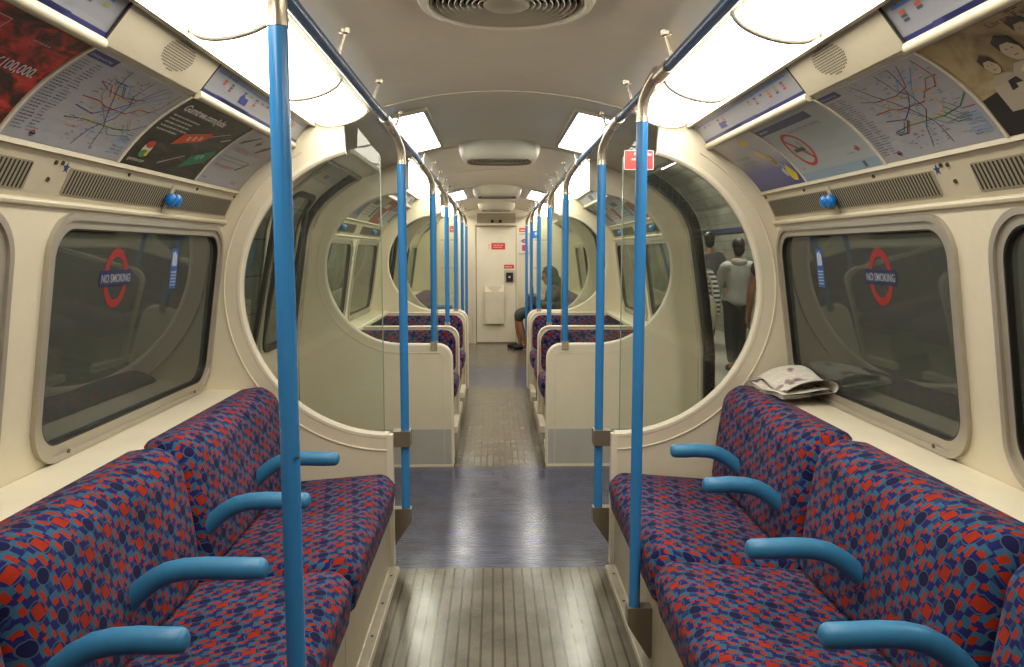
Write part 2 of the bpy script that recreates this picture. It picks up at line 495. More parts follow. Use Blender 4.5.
def window(s, y0, y1):
    global wn; wn += 1
    mpw = plane_map(W0, W1, s)
    e = st_empty('window_%d' % wn, mpw((y0+y1)/2, .37))
    f = MB()
    f.prism([rrect(y0, y1, .015, .722, .125, 8), rrect(y0+.018, y1-.018, .033, .704, .11, 8)[::-1]], lambda u, t, d: mpw(u, t, d), -.01, .014)
    f.prism([rrect(y0+.012, y1-.012, .03, .71, .114, 8), rrect(y0+.044, y1-.044, .062, .680, .09, 8)[::-1]], lambda u, t, d: mpw(u, t, d), -.018, .006)
    f.build('window_frame', M['frame_alu'], e)
    r = MB()
    r.prism([rrect(y0+.04, y1-.04, .058, .684, .094, 8), rrect(y0+.049, y1-.049, .067, .675, .086, 8)[::-1]], lambda u, t, d: mpw(u, t, d), -.012, .004)
    r.build('rubber_seal', M['rubber'], e)
    g = MB(); g.prism([rrect(y0+.04, y1-.04, .058, .684, .09, 8)], lambda u, t, d: mpw(u, t, d), -.012, -.0115)
    g.build('pane', M['window_glass'], e, smooth=False)
    for yy in (y0+.18, y1-.18):
        k = MB(); p = mpw(yy, .035, .014); q = mpw(yy, .035, .018)
        k.tube([p, q], .007, 8); k.build('screw', M['screw'], e)
for s in (-1, 1):
    for (y0, y1) in WINS: window(s, y0, y1)

def side_trims(s):
    n = 2
    for (a, b) in ((A0, S1), (S2, S3), (S4, YE)):
        # sill ledge
        mb = MB(); mb.prism([round_poly([(1.115, .77), (1.115, .803), (1.29, .806), (1.30, .77)], [0, .012, 0, 0])], lambda u, t, d: (s*u, d, t), a, b)
        struct(mb.build('trim_2', M['cream_trim']))
        # ventilator panel with its two lips
        mv = plane_map(V0, V1, s)
        mb = MB(); mb.prism([[(a, 0), (b, 0), (b, LV), (a, LV)]], lambda u, t, d: mv(u, t, -d), 0, .02)
        mb.tube([(s*1.185, a, 1.528), (s*1.185, b, 1.528)], .010, 8)
        mb.box(s*1.12, s*1.145, a, b, 1.648, 1.664)
        struct(mb.build('trim_3', M['cove']))
        # cove shell behind the cards
        ml = plane_map(L0, L1, s, .018); mu = plane_map(U0, U1, s, .004)
        mb = MB()
        mb.grid(lambda u, t: ml(a+(b-a)*u, t*LL, -.002), 1, 12)
        mb.grid(lambda u, t: mu(a+(b-a)*u, t*LU, -.002), 1, 4)
        mb.grid(lambda u, t: ml(a+(b-a)*u, t*LL, -.02), 1, 12)
        mb.grid(lambda u, t: (s*(.89-.01*t), a+(b-a)*u, 1.85+.012*t), 1, 1)
        struct(mb.build('trim_4', M['cove'], recalc=False))
        # light tray
        mb = MB()
        mb.grid(lambda u, t: (s*(.80-.25*t), a+(b-a)*u, 1.968+.056*t), 1, 4)
        mb.box(s*.803, s*.788, a, b, 1.930, 1.972)
        mb.box(s*.566, s*.550, a, b, 2.0, 2.028)
        struct(mb.build('trim_5', M['alu'], recalc=False))
    # door zone headers: leaf head panel up to the ceiling
    for (a, b) in ((S1, S2), (S3, S4)):
        mb = MB()
        mb.grid(lambda u, t: (s*(.86-.30*t), a+(b-a)*u, 1.862+.138*t), 1, 6)
        struct(mb.build('trim_6', M['cove'], recalc=False))
for s in (-1, 1): side_trims(s)
# rods between advert cards and line diagrams
for s in (-1, 1):
    mb = MB()
    for (a, b) in ((A0, 1.785), (2.335, S1-.01), (S2+.01, 5.7), (6.25, S3-.01), (S4+.01, YE)):
        mb.tube([(s*.884, a, 1.853), (s*.884, b, 1.853)], .0145, 12)
    struct(mb.build('trim_7', M['cove']))
# aluminium floor edging
for s in (-1, 1):
    e = st_empty('baseboard_'+LR(s))
    mb = MB()
    for (a, b) in ((A0, 3.40), (9.72, YE)):
        mb.prism([round_poly([(.455, 0), (.462, .010), (.50, .012), (.512, .03), (.52, .03), (.52, 0)], [0, .004, .006, 0, 0, 0])], lambda u, t, d: (s*u, d, t), a, b)
    mb.build('edge_strip', M['alu'], e)
    for k in range(8):
        m2 = MB(); y = 3.3-.27*k; m2.lathe([(0, .0135), (.005, .0135), (.006, .011)], (s*.482, y, 0), n=8); m2.build('screw', M['screw'], e)

# ------------------------------------------------------------------ draught screens
GLEAF = .006
def screen(y, s, kind, label, group):
    """kind 'saloon' (beside the long benches) or 'bay' (behind the crosswise seats)"""
    e = thing('draught_screen', (s*.9, y, 0), label, 'screen', group)
    mp = lambda u, t, d: (s*u, y+d, t)
    top = [(1.302, 0), W0, W1, V1, (1.06, 1.735), L1, (.80, 1.96), (.60, 1.99)]
    if kind == 'saloon':
        xi, cx, cz, r, sill = .492, .505, 1.225, .632, .595
        a = arc(cx, cz, r, 86, -90, 40)
        a = arc(cx, cz, r, 75, -90, 40)
        out = [(xi, 0)]+top[:-1]+[(.675, 1.983)]+a+[(xi, sill-.002)]
        rimpts = a+[(xi+.004, sill)]
    else:
        xi, cx, cz, r, sill = .315, .63, 1.29, .492, .798
        a = arc(cx, cz, r, 91, -90, 36)
        out = [(xi, 0)]+top[:-1]+[(.575, 1.995), (.575, 1.80)]+a+round_poly([(cx-.02, sill), (xi, sill), (xi, .3)], [0, .085, 0], 8)[1:-1]+[(xi, .3)]
        rimpts = a+round_poly([(cx-.02, sill), (xi+.006, sill), (xi, .3)], [0, .08, 0], 8)[1:]+[(xi, .02)]
    p = MB(); p.prism([out], mp, -.017, .017)
    p.build('panel', M['cream'], e, smooth=False)
    # rim bead following the opening
    m = MB(); m.tube([mp(u, t, 0) for u, t in rimpts], .020 if kind == 'saloon' else .0175, 10); m.build('rim', M['cream_trim'], e)
    g = MB()
    rr = .05
    if kind == 'saloon':
        for d in (-.018, .018):
            g.tube([mp(u, t, d) for u, t in arc(cx, cz, r+.062, 60, -90, 40)+[(xi, sill-.062)]], .0045, 6)
    else:
        for d in (-.018, .018):
            g.tube([mp(u, t, d) for u, t in arc(cx, cz, r+.045, 70, -90, 40)+[(xi+.075, sill-.045), (xi+.05, sill-.07), (xi+.045, .02)]], .0022, 6)
    g.build('bead', M['cream'], e)
    # glass
    gx = xi+.03 if kind == 'saloon' else .40
    ga = arc(cx, cz, r-.004, 84, -90 if kind == 'saloon' else -90, 40)
    if kind == 'saloon': gl = [(gx, sill+.01), (gx, 1.815), (gx+.09, 1.925)]+[q for q in ga if q[0] > gx+.09]+[(gx, sill+.004)]
    else: gl = [(gx, sill+.01), (gx, 1.72), (gx+.07, 1.80)]+[q for q in ga if q[0] > cx+.02]
    m = MB(); m.prism([gl], mp, -GLEAF/2, -GLEAF/2+.0006); m.build('glass_pane', M['screen_glass'], e, smooth=False)
    m = MB(); m.box(s*(gx-.002), s*(gx+.002), y-.003, y+.003, sill, 1.81 if kind == 'saloon' else 1.72); m.build('glass_edge', M['glass_edge'], e, smooth=False)
    if kind == 'saloon':
        m = MB(); m.box(s*.484, s*.512, y-.022, y+.022, 0, .60); m.build('edge_post', M['cream_trim'], e, smooth=False)
    else:
        m = MB(); m.prism([[(xi+.002, .015), (1.30, .015), (1.30, .25), (xi+.002, .25)]], mp, -.0195, .0195); m.build('kick_panel', M['grey_panel'], e, smooth=False)
        m = MB(); m.box(s*(xi-.012), s*(1.0), y-.024, y+.024, 0, .016); m.build('foot_strip', M['cream_trim'], e, smooth=False)
    return e
M['glass_edge'] = new_mat('glass_edge', lin('#8fa595'), .15)
screen(S1, -1, 'saloon', 'left cream draught screen with large round glazed opening beside the near left bench', 'cream screens beside the doors')
screen(S1, 1, 'saloon', 'right cream draught screen with large round opening and red sticker beside the near bench', 'cream screens beside the doors')
screen(S2, -1, 'bay', 'left cream panel with smaller round opening and grey kick band past the first doors', 'cream screens beside the doors')
screen(S2, 1, 'bay', 'right cream panel with smaller round opening and grey kick band past the first doors', 'cream screens beside the doors')
screen(S3, -1, 'bay', 'far left cream screen behind the rearmost crosswise seats, its round opening seen through glass', 'cream screens beside the doors')
screen(S3, 1, 'bay', 'far right cream screen behind the rearmost crosswise seats, in front of the seated passenger', 'cream screens beside the doors')
screen(S4, -1, 'saloon', 'farthest left draught screen, past the second doors and before the end bench', 'cream screens beside the doors')
screen(S4, 1, 'saloon', 'farthest right draught screen, past the second doors beside the seated passenger', 'cream screens beside the doors')

# ------------------------------------------------------------------ doors
DP = [(1.306, 0), (1.303, .4), W0, (1.25, 1.12), W1, (1.165, 1.595), V1, (1.075, 1.715), (.99, 1.785), (.92, 1.832), (.86, 1.862)]
DS = [0]
for (p, q) in zip(DP[:-1], DP[1:]): DS.append(DS[-1]+math.hypot(q[0]-p[0], q[1]-p[1]))
def dprof(t, off=0.0):
    t = max(0, min(t, DS[-1]-1e-6))
    i = max(k for k in range(len(DS)-1) if DS[k] <= t)
    q = (t-DS[i])/(DS[i+1]-DS[i]); p0, p1 = DP[i], DP[i+1]
    dx, dz = p1[0]-p0[0], p1[1]-p0[1]; L = math.hypot(dx, dz)
    return (p0[0]+dx*q+dz/L*off, p0[1]+dz*q-dx/L*off)
dn = 0
def doorway(s, a, b, opened):
    """a..b is the whole vestibule; pillars, jambs and (if shut) two leaves"""
    global dn; dn += 1
    j0, j1 = a+.17, b-.17; TT = DS[-1]
    def P(u, t, off=0.0):
        x, z = dprof(t, off); return (s*x, u, z)
    mb = MB()
    for (p, q) in ((a+.02, j0), (j1, b-.02)):
        mb.grid(lambda u, t: P(p+(q-p)*u, t*TT), 1, 40)
        mb.grid(lambda u, t: P(p+(q-p)*u, t*TT, .06), 1, 40)
    struct(mb.build('wall_'+LR(s), M['cream'], recalc=False))
    e = st_empty('door_%d' % dn, (s*1.3, (a+b)/2, 0))
    for yy, sg in ((j0, 1), (j1, -1)):
        mb = MB(); mb.grid(lambda u, t: P(yy+sg*.03*u, t*TT, -.012), 1, 40); mb.grid(lambda u, t: P(yy+sg*.03, t*TT, -.012+.07*u), 1, 40)
        mb.build('rubber_edge', M['rubber'], e, recalc=False)
        mb = MB(); mb.tube([P(yy-sg*.008, t/40*TT, -.012) for t in range(41)], .012, 8); mb.build('jamb_trim', M['alu'], e)
        mb = MB(); mb.grid(lambda u, t: P(yy+sg*.03, t*TT, .06*u), 1, 40); mb.build('jamb', M['alu'], e, recalc=False)
    mb = MB(); mb.box(s*1.24, s*1.36, j0, j1, -.03, .006); mb.build('door_sill', M['alu'], e, smooth=False)
    mb = MB(); mb.tube([P(j0, TT, -.01), P(j1, TT, -.01)], .013, 8); mb.build('header_seal', M['rubber'], e)
    if opened: return
    mid = (j0+j1)/2
    for (p, q) in ((j0+.03, mid), (mid, j1-.03)):
        O = .03
        lf = bpy.data.objects.new('door_leaf', None); COL.objects.link(lf); lf.parent = e
        w0, w1, t0, t1 = p+.085, q-.085, .86, 1.74
        mb = MB()
        for (ya, yb, ta, tb) in ((p, q, 0, t0), (p, q, t1, TT), (p, w0, t0, t1), (w1, q, t0, t1)):
            mb.grid(lambda u, t: P(ya+(yb-ya)*u, ta+(tb-ta)*t, O), 1, 20)
        mb.build('leaf_panel', M['cream'], lf, recalc=False)
        mb = MB()
        mb.prism([rrect(w0-.02, w1+.02, t0-.02, t1+.02, .09), rrect(w0+.012, w1-.012, t0+.012, t1-.012, .07)[::-1]], lambda u, t, d: P(u, t, O+d), -.012, .01)
        mb.build('window_seal', M['rubber'], lf)
        mb = MB(); mb.grid(lambda u, t: P(w0+(w1-w0)*u, t0+(t1-t0)*t, O+.006), 1, 30); mb.build('pane', M['window_glass'], lf, recalc=False)
        mb = MB(); ed = q if q == mid else p
        mb.tube([P(ed+(.006 if ed == p else -.006), t/40*TT, O-.006) for t in range(41)], .008, 6)
        mb.build('meeting_edge', M['alu'], lf)
doorway(-1, S1, S2, False); doorway(1, S1, S2, True)
doorway(-1, S3, S4, False); doorway(1, S3, S4, True)

# ------------------------------------------------------------------ long benches
def cushion(prof, y0, y1, s, R=.035, puff=None, axis='y', n_end=5, x0=None):
    """closed 2D profile swept along the car with rounded ends"""
    mb = MB(); m = len(prof)
    cx = (min(p[0] for p in prof)+max(p[0] for p in prof))/2; cz = (min(p[1] for p in prof)+max(p[1] for p in prof))/2
    hx = (max(p[0] for p in prof)-min(p[0] for p in prof))/2; hz = (max(p[1] for p in prof)-min(p[1] for p in prof))/2
    st = [R*(1-math.cos(PI/2*k/n_end)) for k in range(n_end+1)]
    ys = [y0+d for d in st]+[y0+R+(y1-y0-2*R)*k/24 for k in range(1, 24)]+[y1-d for d in st[::-1]]
    arcl = [0]
    for i in range(m): arcl.append(arcl[-1]+math.hypot(prof[(i+1) % m][0]-prof[i][0], prof[(i+1) % m][1]-prof[i][1]))
    vs = []; uv = []
    for y in ys:
        d = min(y-y0, y1-y); ins = R-math.sqrt(max(0, R*R-(R-d)**2)) if d < R else 0
        t = (y-y0)/(y1-y0)
        for i in range(m+1):
            px, pz = prof[i % m]
            x = cx+(px-cx)*(hx-ins)/hx; z = cz+(pz-cz)*(hz-ins)/hz
            if puff:
                ox, oz = puff(t, px, pz); x += ox; z += oz
            vs.append((s*x, y, z) if axis == 'y' else (y, s*x, z)); uv.append((y, arcl[i]))
    f = []
    for k in range(len(ys)-1):
        for i in range(m):
            a = k*(m+1)+i; f.append((a, a+1, a+m+2, a+m+1))
    mb.add(vs, f, 0, uv)
    for k in (0, len(ys)-1):
        idx = [vs[k*(m+1)+i] for i in range(m)]
        mb.add(idx, [tuple(range(m))], 0, [(p[0]+.03, p[2]) for p in idx])
    return mb
SEATP = round_poly([(.482, .255), (.463, .395), (.51, .445), (.98, .405), (1.0, .27)], [.03, .05, .06, .03, .03])
BACKP = round_poly([(.915, .415), (.935, .60), (.965, .79), (1.03, .832), (1.13, .818), (1.11, .43)], [.02, .2, .09, .07, .03, .03])
def arm(s, y):
    (y, tip), z = (y if isinstance(y, tuple) else (y, .63)), .622
    path = [(s*(tip+.0), y, z), (s*(tip+.006), y, z), (s*(tip+.016), y, z), (s*(tip+.06), y, z), (s*.755, y, z+.002), (s*.805, y, z-.001), (s*.845, y, z-.010), (s*.88, y, z-.028), (s*.915, y, z-.055), (s*.965, y, z-.105)]
    rr = [.013, .022, .0265, .0275, .0275, .0275, .0275, .027, .026, .024]
    mb = MB(); mb.tube(path, .025, 16, rr=rr); return mb
def bench_unit(s, y0, y1, arms, label, group):
    ym = (y0+y1)/2
    e = thing('bench_seat', (s*.75, ym, 0), label, 'seat', group)
    pf = lambda t, px, pz: (0, (.014*abs(math.sin(2*PI*t))-.006 if pz > .35 else 0))
    cushion(SEATP, y0+.004, y1-.004, s, .058, pf).build('seat_cushion', M['moquette'], e, angle=60)
    pb = lambda t, px, pz: ((-.012*abs(math.sin(2*PI*t))+.004 if px < 1.02 else 0), 0)
    cushion(BACKP, y0+.003, y1-.003, s, .07, pb).build('backrest', M['moquette'], e, angle=60)
    k = MB(); k.box(s*.503, s*.53, y0, y1, .012, .29); k.box(s*.50, s*1.29, y0, y1, .24, .265); k.build('seat_base', M['kick'], e, smooth=False)
    for y in arms: arm(s, y).build('armrest', M['arm_blue'], e)
    return e
BG = 'moquette double seats of the long benches'
bench_unit(-1, 2.375, 3.425, ((2.95, .625), (2.44, .617)), 'left bench double seat against the near left screen, farthest of the left bench', BG)
bench_unit(-1, 1.465, 2.37, ((1.905, .60), (1.54, .655)), 'left bench double seat in red and blue moquette, nearest to the camera in full view', BG)
bench_unit(-1, .53, 1.46, (1.0,), 'left bench seat at the lower left corner of the photo, mostly cut off', BG)
bench_unit(1, 2.43, 3.425, ((3.04, .66), (2.58, .667)), 'right bench double seat beside the newspaper and near right screen', BG)
bench_unit(1, 1.505, 2.425, (2.005, 1.53), 'right bench double seat in red and blue moquette, nearest to the camera in full view', BG)
bench_unit(1, .56, 1.50, (1.0,), 'right bench seat at the lower right corner of the photo, mostly cut off', BG)
bench_unit(-1, 9.74, 10.9, (10.0, 10.3), 'moquette end bench seat far down the car on the left, behind the farthest left screen', BG)
bench_unit(-1, 10.92, 12.1, (11.3,), 'moquette end bench seat in the far left corner beside the end door', BG)
bench_unit(1, 9.74, 10.9, (10.0, 10.3), 'moquette end bench seat far right, just in front of the seated passenger', BG)
bench_unit(1, 10.92, 12.1, (11.9,), 'moquette end bench seat in the far right corner under the seated passenger', BG)

# ------------------------------------------------------------------ crosswise seats in the middle bay
CS = round_poly([(0.02, .27), (0.0, .40), (.05, .455), (.50, .41), (.51, .28)], [.03, .05, .06, .02, .02])
def cross_seat(s, yb, face, label, has_shell):
    """yb: plane of the back; face=-1 looks towards the camera, +1 away"""
    e = thing('crosswise_seat', (s*.8, yb, 0), label, 'seat', 'crosswise moquette seats in the middle bay')
    prof = [(yb+face*(.55-p[0]), p[1]) for p in CS]
    mb = cushion(prof, .325, 1.26, 1, .05, lambda t, px, pz: (0, .012*abs(math.sin(2*PI*t)) if pz > .35 else 0), axis='x')
    mb.v = [(s*x, y, z) for x, y, z in mb.v]
    mb.build('seat_cushion', M['moquette'], e, angle=60)
    # backrest cushion: rounded inner top corner, facing along the car
    out = round_poly([(.355, .42), (1.27, .42), (1.27, .76), (.355, .765)], [.05, .01, .01, .10], 7)
    b = MB(); b.prism([out], lambda u, t, d: (s*u, yb+face*d, t), .02, .085)
    ins = [(p[0]+(.8-p[0])*.03, p[1]+(.6-p[1])*.06) for p in out]
    b.prism([ins], lambda u, t, d: (s*u, yb+face*d, t), .08, .10)
    b.build('backrest', M['moquette'], e, angle=50)
    if has_shell:
        o2 = round_poly([(.33, .0), (1.28, .0), (1.28, .785), (.33, .79)], [.01, .01, .01, .095], 8)
        m = MB(); m.prism([o2], lambda u, t, d: (s*u, yb+d, t), -.016, .016); m.build('back_shell', M['cream_trim'], e)
        m = MB(); m.tube([(s*u, yb+face*.012, t) for u, t in round_poly([(1.28, .785), (.335, .785), (.335, .05)], [0, .09, 0], 8)], .011, 10); m.build('shell_rim', M['cream_trim'], e)
    k = MB(); k.box(s*.37, s*1.28, yb+face*.02, yb+face*.44, .05, .275); k.build('seat_base', M['kick'], e, smooth=False)
    k = MB(); k.box(s*.325, s*.37, yb+face*.02, yb+face*.5, .0, .05); k.build('foot_rail', M['cream_trim'], e, smooth=False)
for s in (-1, 1):
    w = LR(s)
    cross_seat(s, S2+.03, 1, 'crosswise moquette seat on the %s with its back to the near cream panel' % w, False)
    cross_seat(s, 6.55, -1, 'crosswise moquette seat on the %s facing the camera, nearer of its two rows' % w, True)
    cross_seat(s, 6.60, 1, 'crosswise moquette seat on the %s facing away, behind the nearer row' % w, False)
    cross_seat(s, S3-.05, -1, 'crosswise moquette seat on the %s facing the camera, farther row against the far screen' % w, True)

# ------------------------------------------------------------------ poles and handrails
def pole(s, x, y, z0, label, foot, zt=1.795):
    e = thing('grab_pole', (s*x, y, z0), label, 'pole', 'blue upright grab poles')
    m = MB(); m.tube([(s*x, y, z0), (s*x, y, zt)], .0192, 16); m.build('pole_tube', M['blue'], e)
    H = .478
    path = [(s*x, y, zt-.01), (s*x, y, zt+.035), (s*(x+.004), y-.012, zt+.065), (s*(x+.016), y-.04, zt+.10), (s*(x+.03), y-.08, zt+.128), (s*H, y-.13, 1.941), (s*H, y-.19, 1.944)]
    m = MB(); m.tube(path, .0195, 14); m.tube([(s*H, y-.24, 1.945), (s*H, y-.09, 1.945)], .0215, 14); tb = m.build('top_bend', M['steel'], e)
    m = MB(); m.tube([(s*x, y, zt-.012), (s*x, y, zt+.004)], .0208, 14); m.build('collar', M['steel'], tb)
    if foot == 'bracket':
        m = MB()
        m.prism([round_poly([(x-.026, z0), (x-.026, z0-.06), (.50, z0-.19), (.507, z0-.19), (.507, z0)], [0, .012, .01, 0, 0])], lambda u, t, d: (s*u, y+d, t), -.024, .024)
        m.build('foot_bracket', M['dark_metal'], e)
    elif foot == 'clip':
        m = MB(); m.box(s*(x-.022), s*(x+.022), y-.026, y+.026, z0-.04, z0+.012); m.build('foot_clip', M['steel'], e, smooth=False)
    return e
e = pole(-1, .443, 1.555, .22, 'nearest blue grab pole, tall on the left in front of the left bench', 'bracket', 1.838)
m = MB(); m.tube([(-.4235, 1.54, 1.0), (-.4215, 1.54, 1.0)], .005, 8); m.build('grub_screw', M['screw'], e)
pole(1, .445, 2.60, .192, 'blue grab pole in front of the right bench, nearest on the right', 'bracket', 1.832)
for s in (-1, 1):
    e = pole(s, .438, S1+.06, .245, 'blue grab pole clamped to the %s screen at the first doors' % LR(s), 'bracket')
    m = MB(); m.box(s*.412, s*.49, S1+.02, S1+.10, .535, .605); m.build('clamp', M['dark_metal'], e, smooth=False)
for s in (-1, 1):
    pole(s, .425, S2, .815, 'blue grab pole on top of the %s cream panel past the first doors' % LR(s), 'clip', 1.78)
    pole(s, .425, 6.58, .805, 'blue grab pole on the %s row of crosswise seat backs in the middle bay' % LR(s), 'clip', 1.78)
    pole(s, .425, S3, .815, 'blue grab pole on the %s screen behind the crosswise seats' % LR(s), 'clip', 1.78)
    pole(s, .425, S4+.05, .245, 'blue grab pole on the %s beyond the second doors' % LR(s), 'bracket', 1.78)
    pole(s, .425, 11.2, .23, 'farthest blue grab pole on the %s, near the end door' % LR(s), 'bracket', 1.78)
for s in (-1, 1):
    e = thing('handrail', (s*.478, 5, 1.945), 'dark blue overhead handrail running the length of the car on the %s' % LR(s), 'handrail', 'overhead handrails')
    m = MB(); m.tube([(s*.478, A0+.02+(YE-A0-.04)*k/30, 1.945) for k in range(31)], .0165, 14); m.build('rail', M['rail_blue'], e)
    y = 1.0
    while y < 12:
        m = MB(); m.tube([(s*.475, y, 1.958), (s*.468, y, 1.985), (s*.458, y, ceil_z(.45)-.014), (s*.458, y, ceil_z(.45)-.011), (s*.457, y, ceil_z(.45)+.002)], .01, 10, rr=[.0055, .0055, .006, .015, .017])
        m.build('hanger', M['steel'], e); y += .66

# ------------------------------------------------------------------ lights
def diffuser(s, y0, y1, label):
    e = thing('strip_light', (s*.685, (y0+y1)/2, 1.98), label, 'light', 'long glowing strip light covers')
    def sec(a, y, k=1.0, dz=0.0):
        u = -math.cos(a); h = .050*math.sin(a)**.8*k
        return (s*(.677-u*.107*k-.29*h), y, 1.988+u*.028*k-.957*h)
    m = MB(); g = .010
    m.grid(lambda t, q: sec(PI*q, y0+g+(y1-y0-2*g)*t), 6, 20)
    for yy, dy in ((y0+g, -.006), (y1-g, .006)):
        m.grid(lambda t, q: sec(PI*q, yy+dy*math.sin(t*PI/2), max(.02, math.cos(t*PI/2))), 4, 20)
    m.build('diffuser', M['diffuser'], e, recalc=False)
    for yy in (y0+.004, y1-.004):
        m = MB(); m.tube([sec(PI*q/20, yy, 1.025) for q in range(21)], .0065, 8); m.build('end_ring', M['alu'], e)
pos = ['behind', 'first from the camera', 'second from the camera', 'third from the camera', 'against the near screen']
for s in (-1, 1):
    w = LR(s)
    for k, (a, b) in enumerate(((-.33, .46), (.46, 1.25), (1.25, 2.04), (2.04, 2.83), (2.83, 3.42))):
        if k == 0: continue
        lab = ['', 'strip light cover overhead beside the camera at the %s edge of view', 'large strip light cover at the top %s corner region, next to the first ring', 'middle strip light cover on the %s between the two curved rings', 'strip light cover on the %s ending at the near screen'][k] % w
        diffuser(s, a, b, lab)
    for k, (a, b) in enumerate(((5.14, 5.88), (5.88, 6.62), (6.62, 7.36), (7.36, 8.06))):
        diffuser(s, a, b, 'strip light cover over the %s crosswise seats, %s one past the first doors' % (w, ['first', 'second', 'third', 'fourth'][k]))
    for k, (a, b) in enumerate(((9.76, 10.5), (10.5, 11.3), (11.3, 12.1))):
        diffuser(s, a, b, 'small distant strip light cover on the %s, %s from the second doors' % (w, ['first', 'second', 'third'][k]))
def door_light(s, y0, y1, label):
    e = thing('ceiling_light', (s*.43, (y0+y1)/2, 2.03), label, 'light', 'rectangular lights over the doors')
    def P(u, t, d): return (s*u, t, ceil_z(u)-.004-d)
    m = MB(); m.prism([rrect(.335, .52, y0, y1, .01), rrect(.355, .497, y0+.03, y1-.03, .008)[::-1]], P, -.004, .012); m.build('frame', M['alu'], e, smooth=False)
    m = MB(); m.grid(lambda a, b: P(.35+.15*a, y0+.025+(y1-y0-.05)*b, .004), 4, 2); m.build('diffuser', M['diffuser_side'], e, recalc=False)
for s in (-1, 1):
    door_light(s, 3.66, 4.90, 'rectangular ceiling light above the first doors on the %s' % LR(s))
    door_light(s, 8.28, 9.52, 'small rectangular ceiling light above the second doors on the %s' % LR(s))

# ------------------------------------------------------------------ ceiling fans / ventilators
def grille(y, label):
    z = ceil_z(0)-.004
    e = thing('ceiling_ventilator', (0, y, z), label, 'ventilator')
    m = MB(); m.lathe([(0, .012), (.215, .012)], (0, y, z-.02), n=48); m.build('backing', M['slot'], e, recalc=False)
    m = MB(); m.lathe([(.205, -.012), (.212, -.022), (.232, -.016), (.240, .0), (.240, .012)], (0, y, z-.008), n=48); m.build('outer_ring', M['fan'], e, recalc=False)
    for k in range(9):
        r = .068+.0158*k
        m = MB(); m.lathe([(r, -.004), (r+.008, -.016), (r+.0095, -.014), (r+.003, .0)], (0, y, z-.008), n=48); m.build('louvre_ring', M['louvre'], e, recalc=False)
    m = MB(); m.lathe([(0, -.022), (.05, -.022), (.062, -.016), (.064, -.004)], (0, y, z-.008), n=32); m.build('hub', M['louvre'], e, recalc=False)
    for k in range(4):
        a = PI/4+k*PI/2; c_, s_ = math.cos(a), math.sin(a)
        m = MB(); m.tube([(.06*c_, y+.06*s_, z-.012), (.21*c_, y+.21*s_, z-.012)], .002, 6); m.build('spoke', M['louvre'], e)
grille(2.19, 'round louvred ventilator in the ceiling directly overhead at the top of the photo')
def fan(y, label):
    z = ceil_z(0)
    e = thing('ceiling_fan_housing', (0, y, z), label, 'ventilator', 'cream fan housings hanging from the ceiling')
    ex = lambda a, r, h: (math.copysign(abs(math.cos(a))**.6, math.cos(a))*r, y+math.copysign(abs(math.sin(a))**.6, math.sin(a))*r*.92, z+h)
    prof = [(.262, .0), (.258, -.035), (.248, -.075), (.228, -.105), (.205, -.115)]
    m = MB(); m.grid(lambda t, q: ex(2*PI*t, *[prof[min(int(q*4+.001), 4)][k] for k in (0, 1)]), 56, 4); hs = m.build('housing', M['fan'], e, recalc=False)
    m = MB(); m.grid(lambda t, q: ex(2*PI*t, .205-.01*q, -.115+.02*q), 56, 1); m.grid(lambda t, q: ex(2*PI*t, .195*(1-q)+.001, -.095), 56, 1); m.build('grille_plate', M['louvre'], e, recalc=False)
    for k in range(5):
        r = .06+.028*k
        m = MB(); m.tube([ex(2*PI*j/40, r, -.104) for j in range(41)], .005, 6, cap=False); m.build('grille_ring', M['fan'], e)
    for sx in (-1, 1):
        m = MB(); m.lathe([(0, -.118), (.012, -.116), (.012, -.10)], (sx*.17, y-.15, z), n=10); m.build('catch', M['screw'], hs, recalc=False)
fan(5.12, 'largest cream fan housing hanging from the ceiling between the first door lights')
fan(8.42, 'middle cream fan housing on the ceiling near the second doors')
fan(11.1, 'farthest cream fan housing on the ceiling near the end door')

# ------------------------------------------------------------------ ventilator grilles over the windows
def vent(s, y0, y1, label, knob=None):
    mv = plane_map(V0, V1, s)
    e = thing('window_ventilator', mv((y0+y1)/2, .065), label, 'ventilator', 'slotted ventilators above the windows')
    t0, t1 = .027, .103
    m = MB(); m.prism([rrect(y0, y1, t0, t1, .006)], mv, .0, .002); m.build('plate', M['vent_plate'], e, smooth=False)
    m = MB(); y = y0+.008
    while y < y1-.014:
        q = .008; o = .0
        v = [mv(y, t0+.004, .0028), mv(y+.0075, t0+.004, .0028), mv(y+.0075+q, t1-.004, .0028), mv(y+q, t1-.004, .0028)]
        m.add(v, [(0, 1, 2, 3)]); y += .0165
    m.build('slots', M['slot'], e, smooth=False, recalc=False)
    if knob:
        m = MB(); m.prism([rrect(knob-.012, knob+.012, t0-.018, t1+.012, .004)], mv, .002, .006); sl = m.build('slider', M['cove'], e, smooth=False)
        for k, dy in enumerate((-.022, .022)):
            p = Vector(mv(knob+dy, .066, .0)); q = Vector(mv(knob+dy, .066, .03)); d = (q-p).normalized()
            b = MB(); pts = [p, p+d*.006, p+d*.014, p+d*.024, p+d*.034, p+d*.038]
            b.tube(pts, .01, 14, rr=[.012, .014, .023, .025, .018, .004]); b.build('knob', M['knob_blue'], sl)
M['vent_plate'] = worn('vent_plate', '#9b9078', .5, amt=.06)
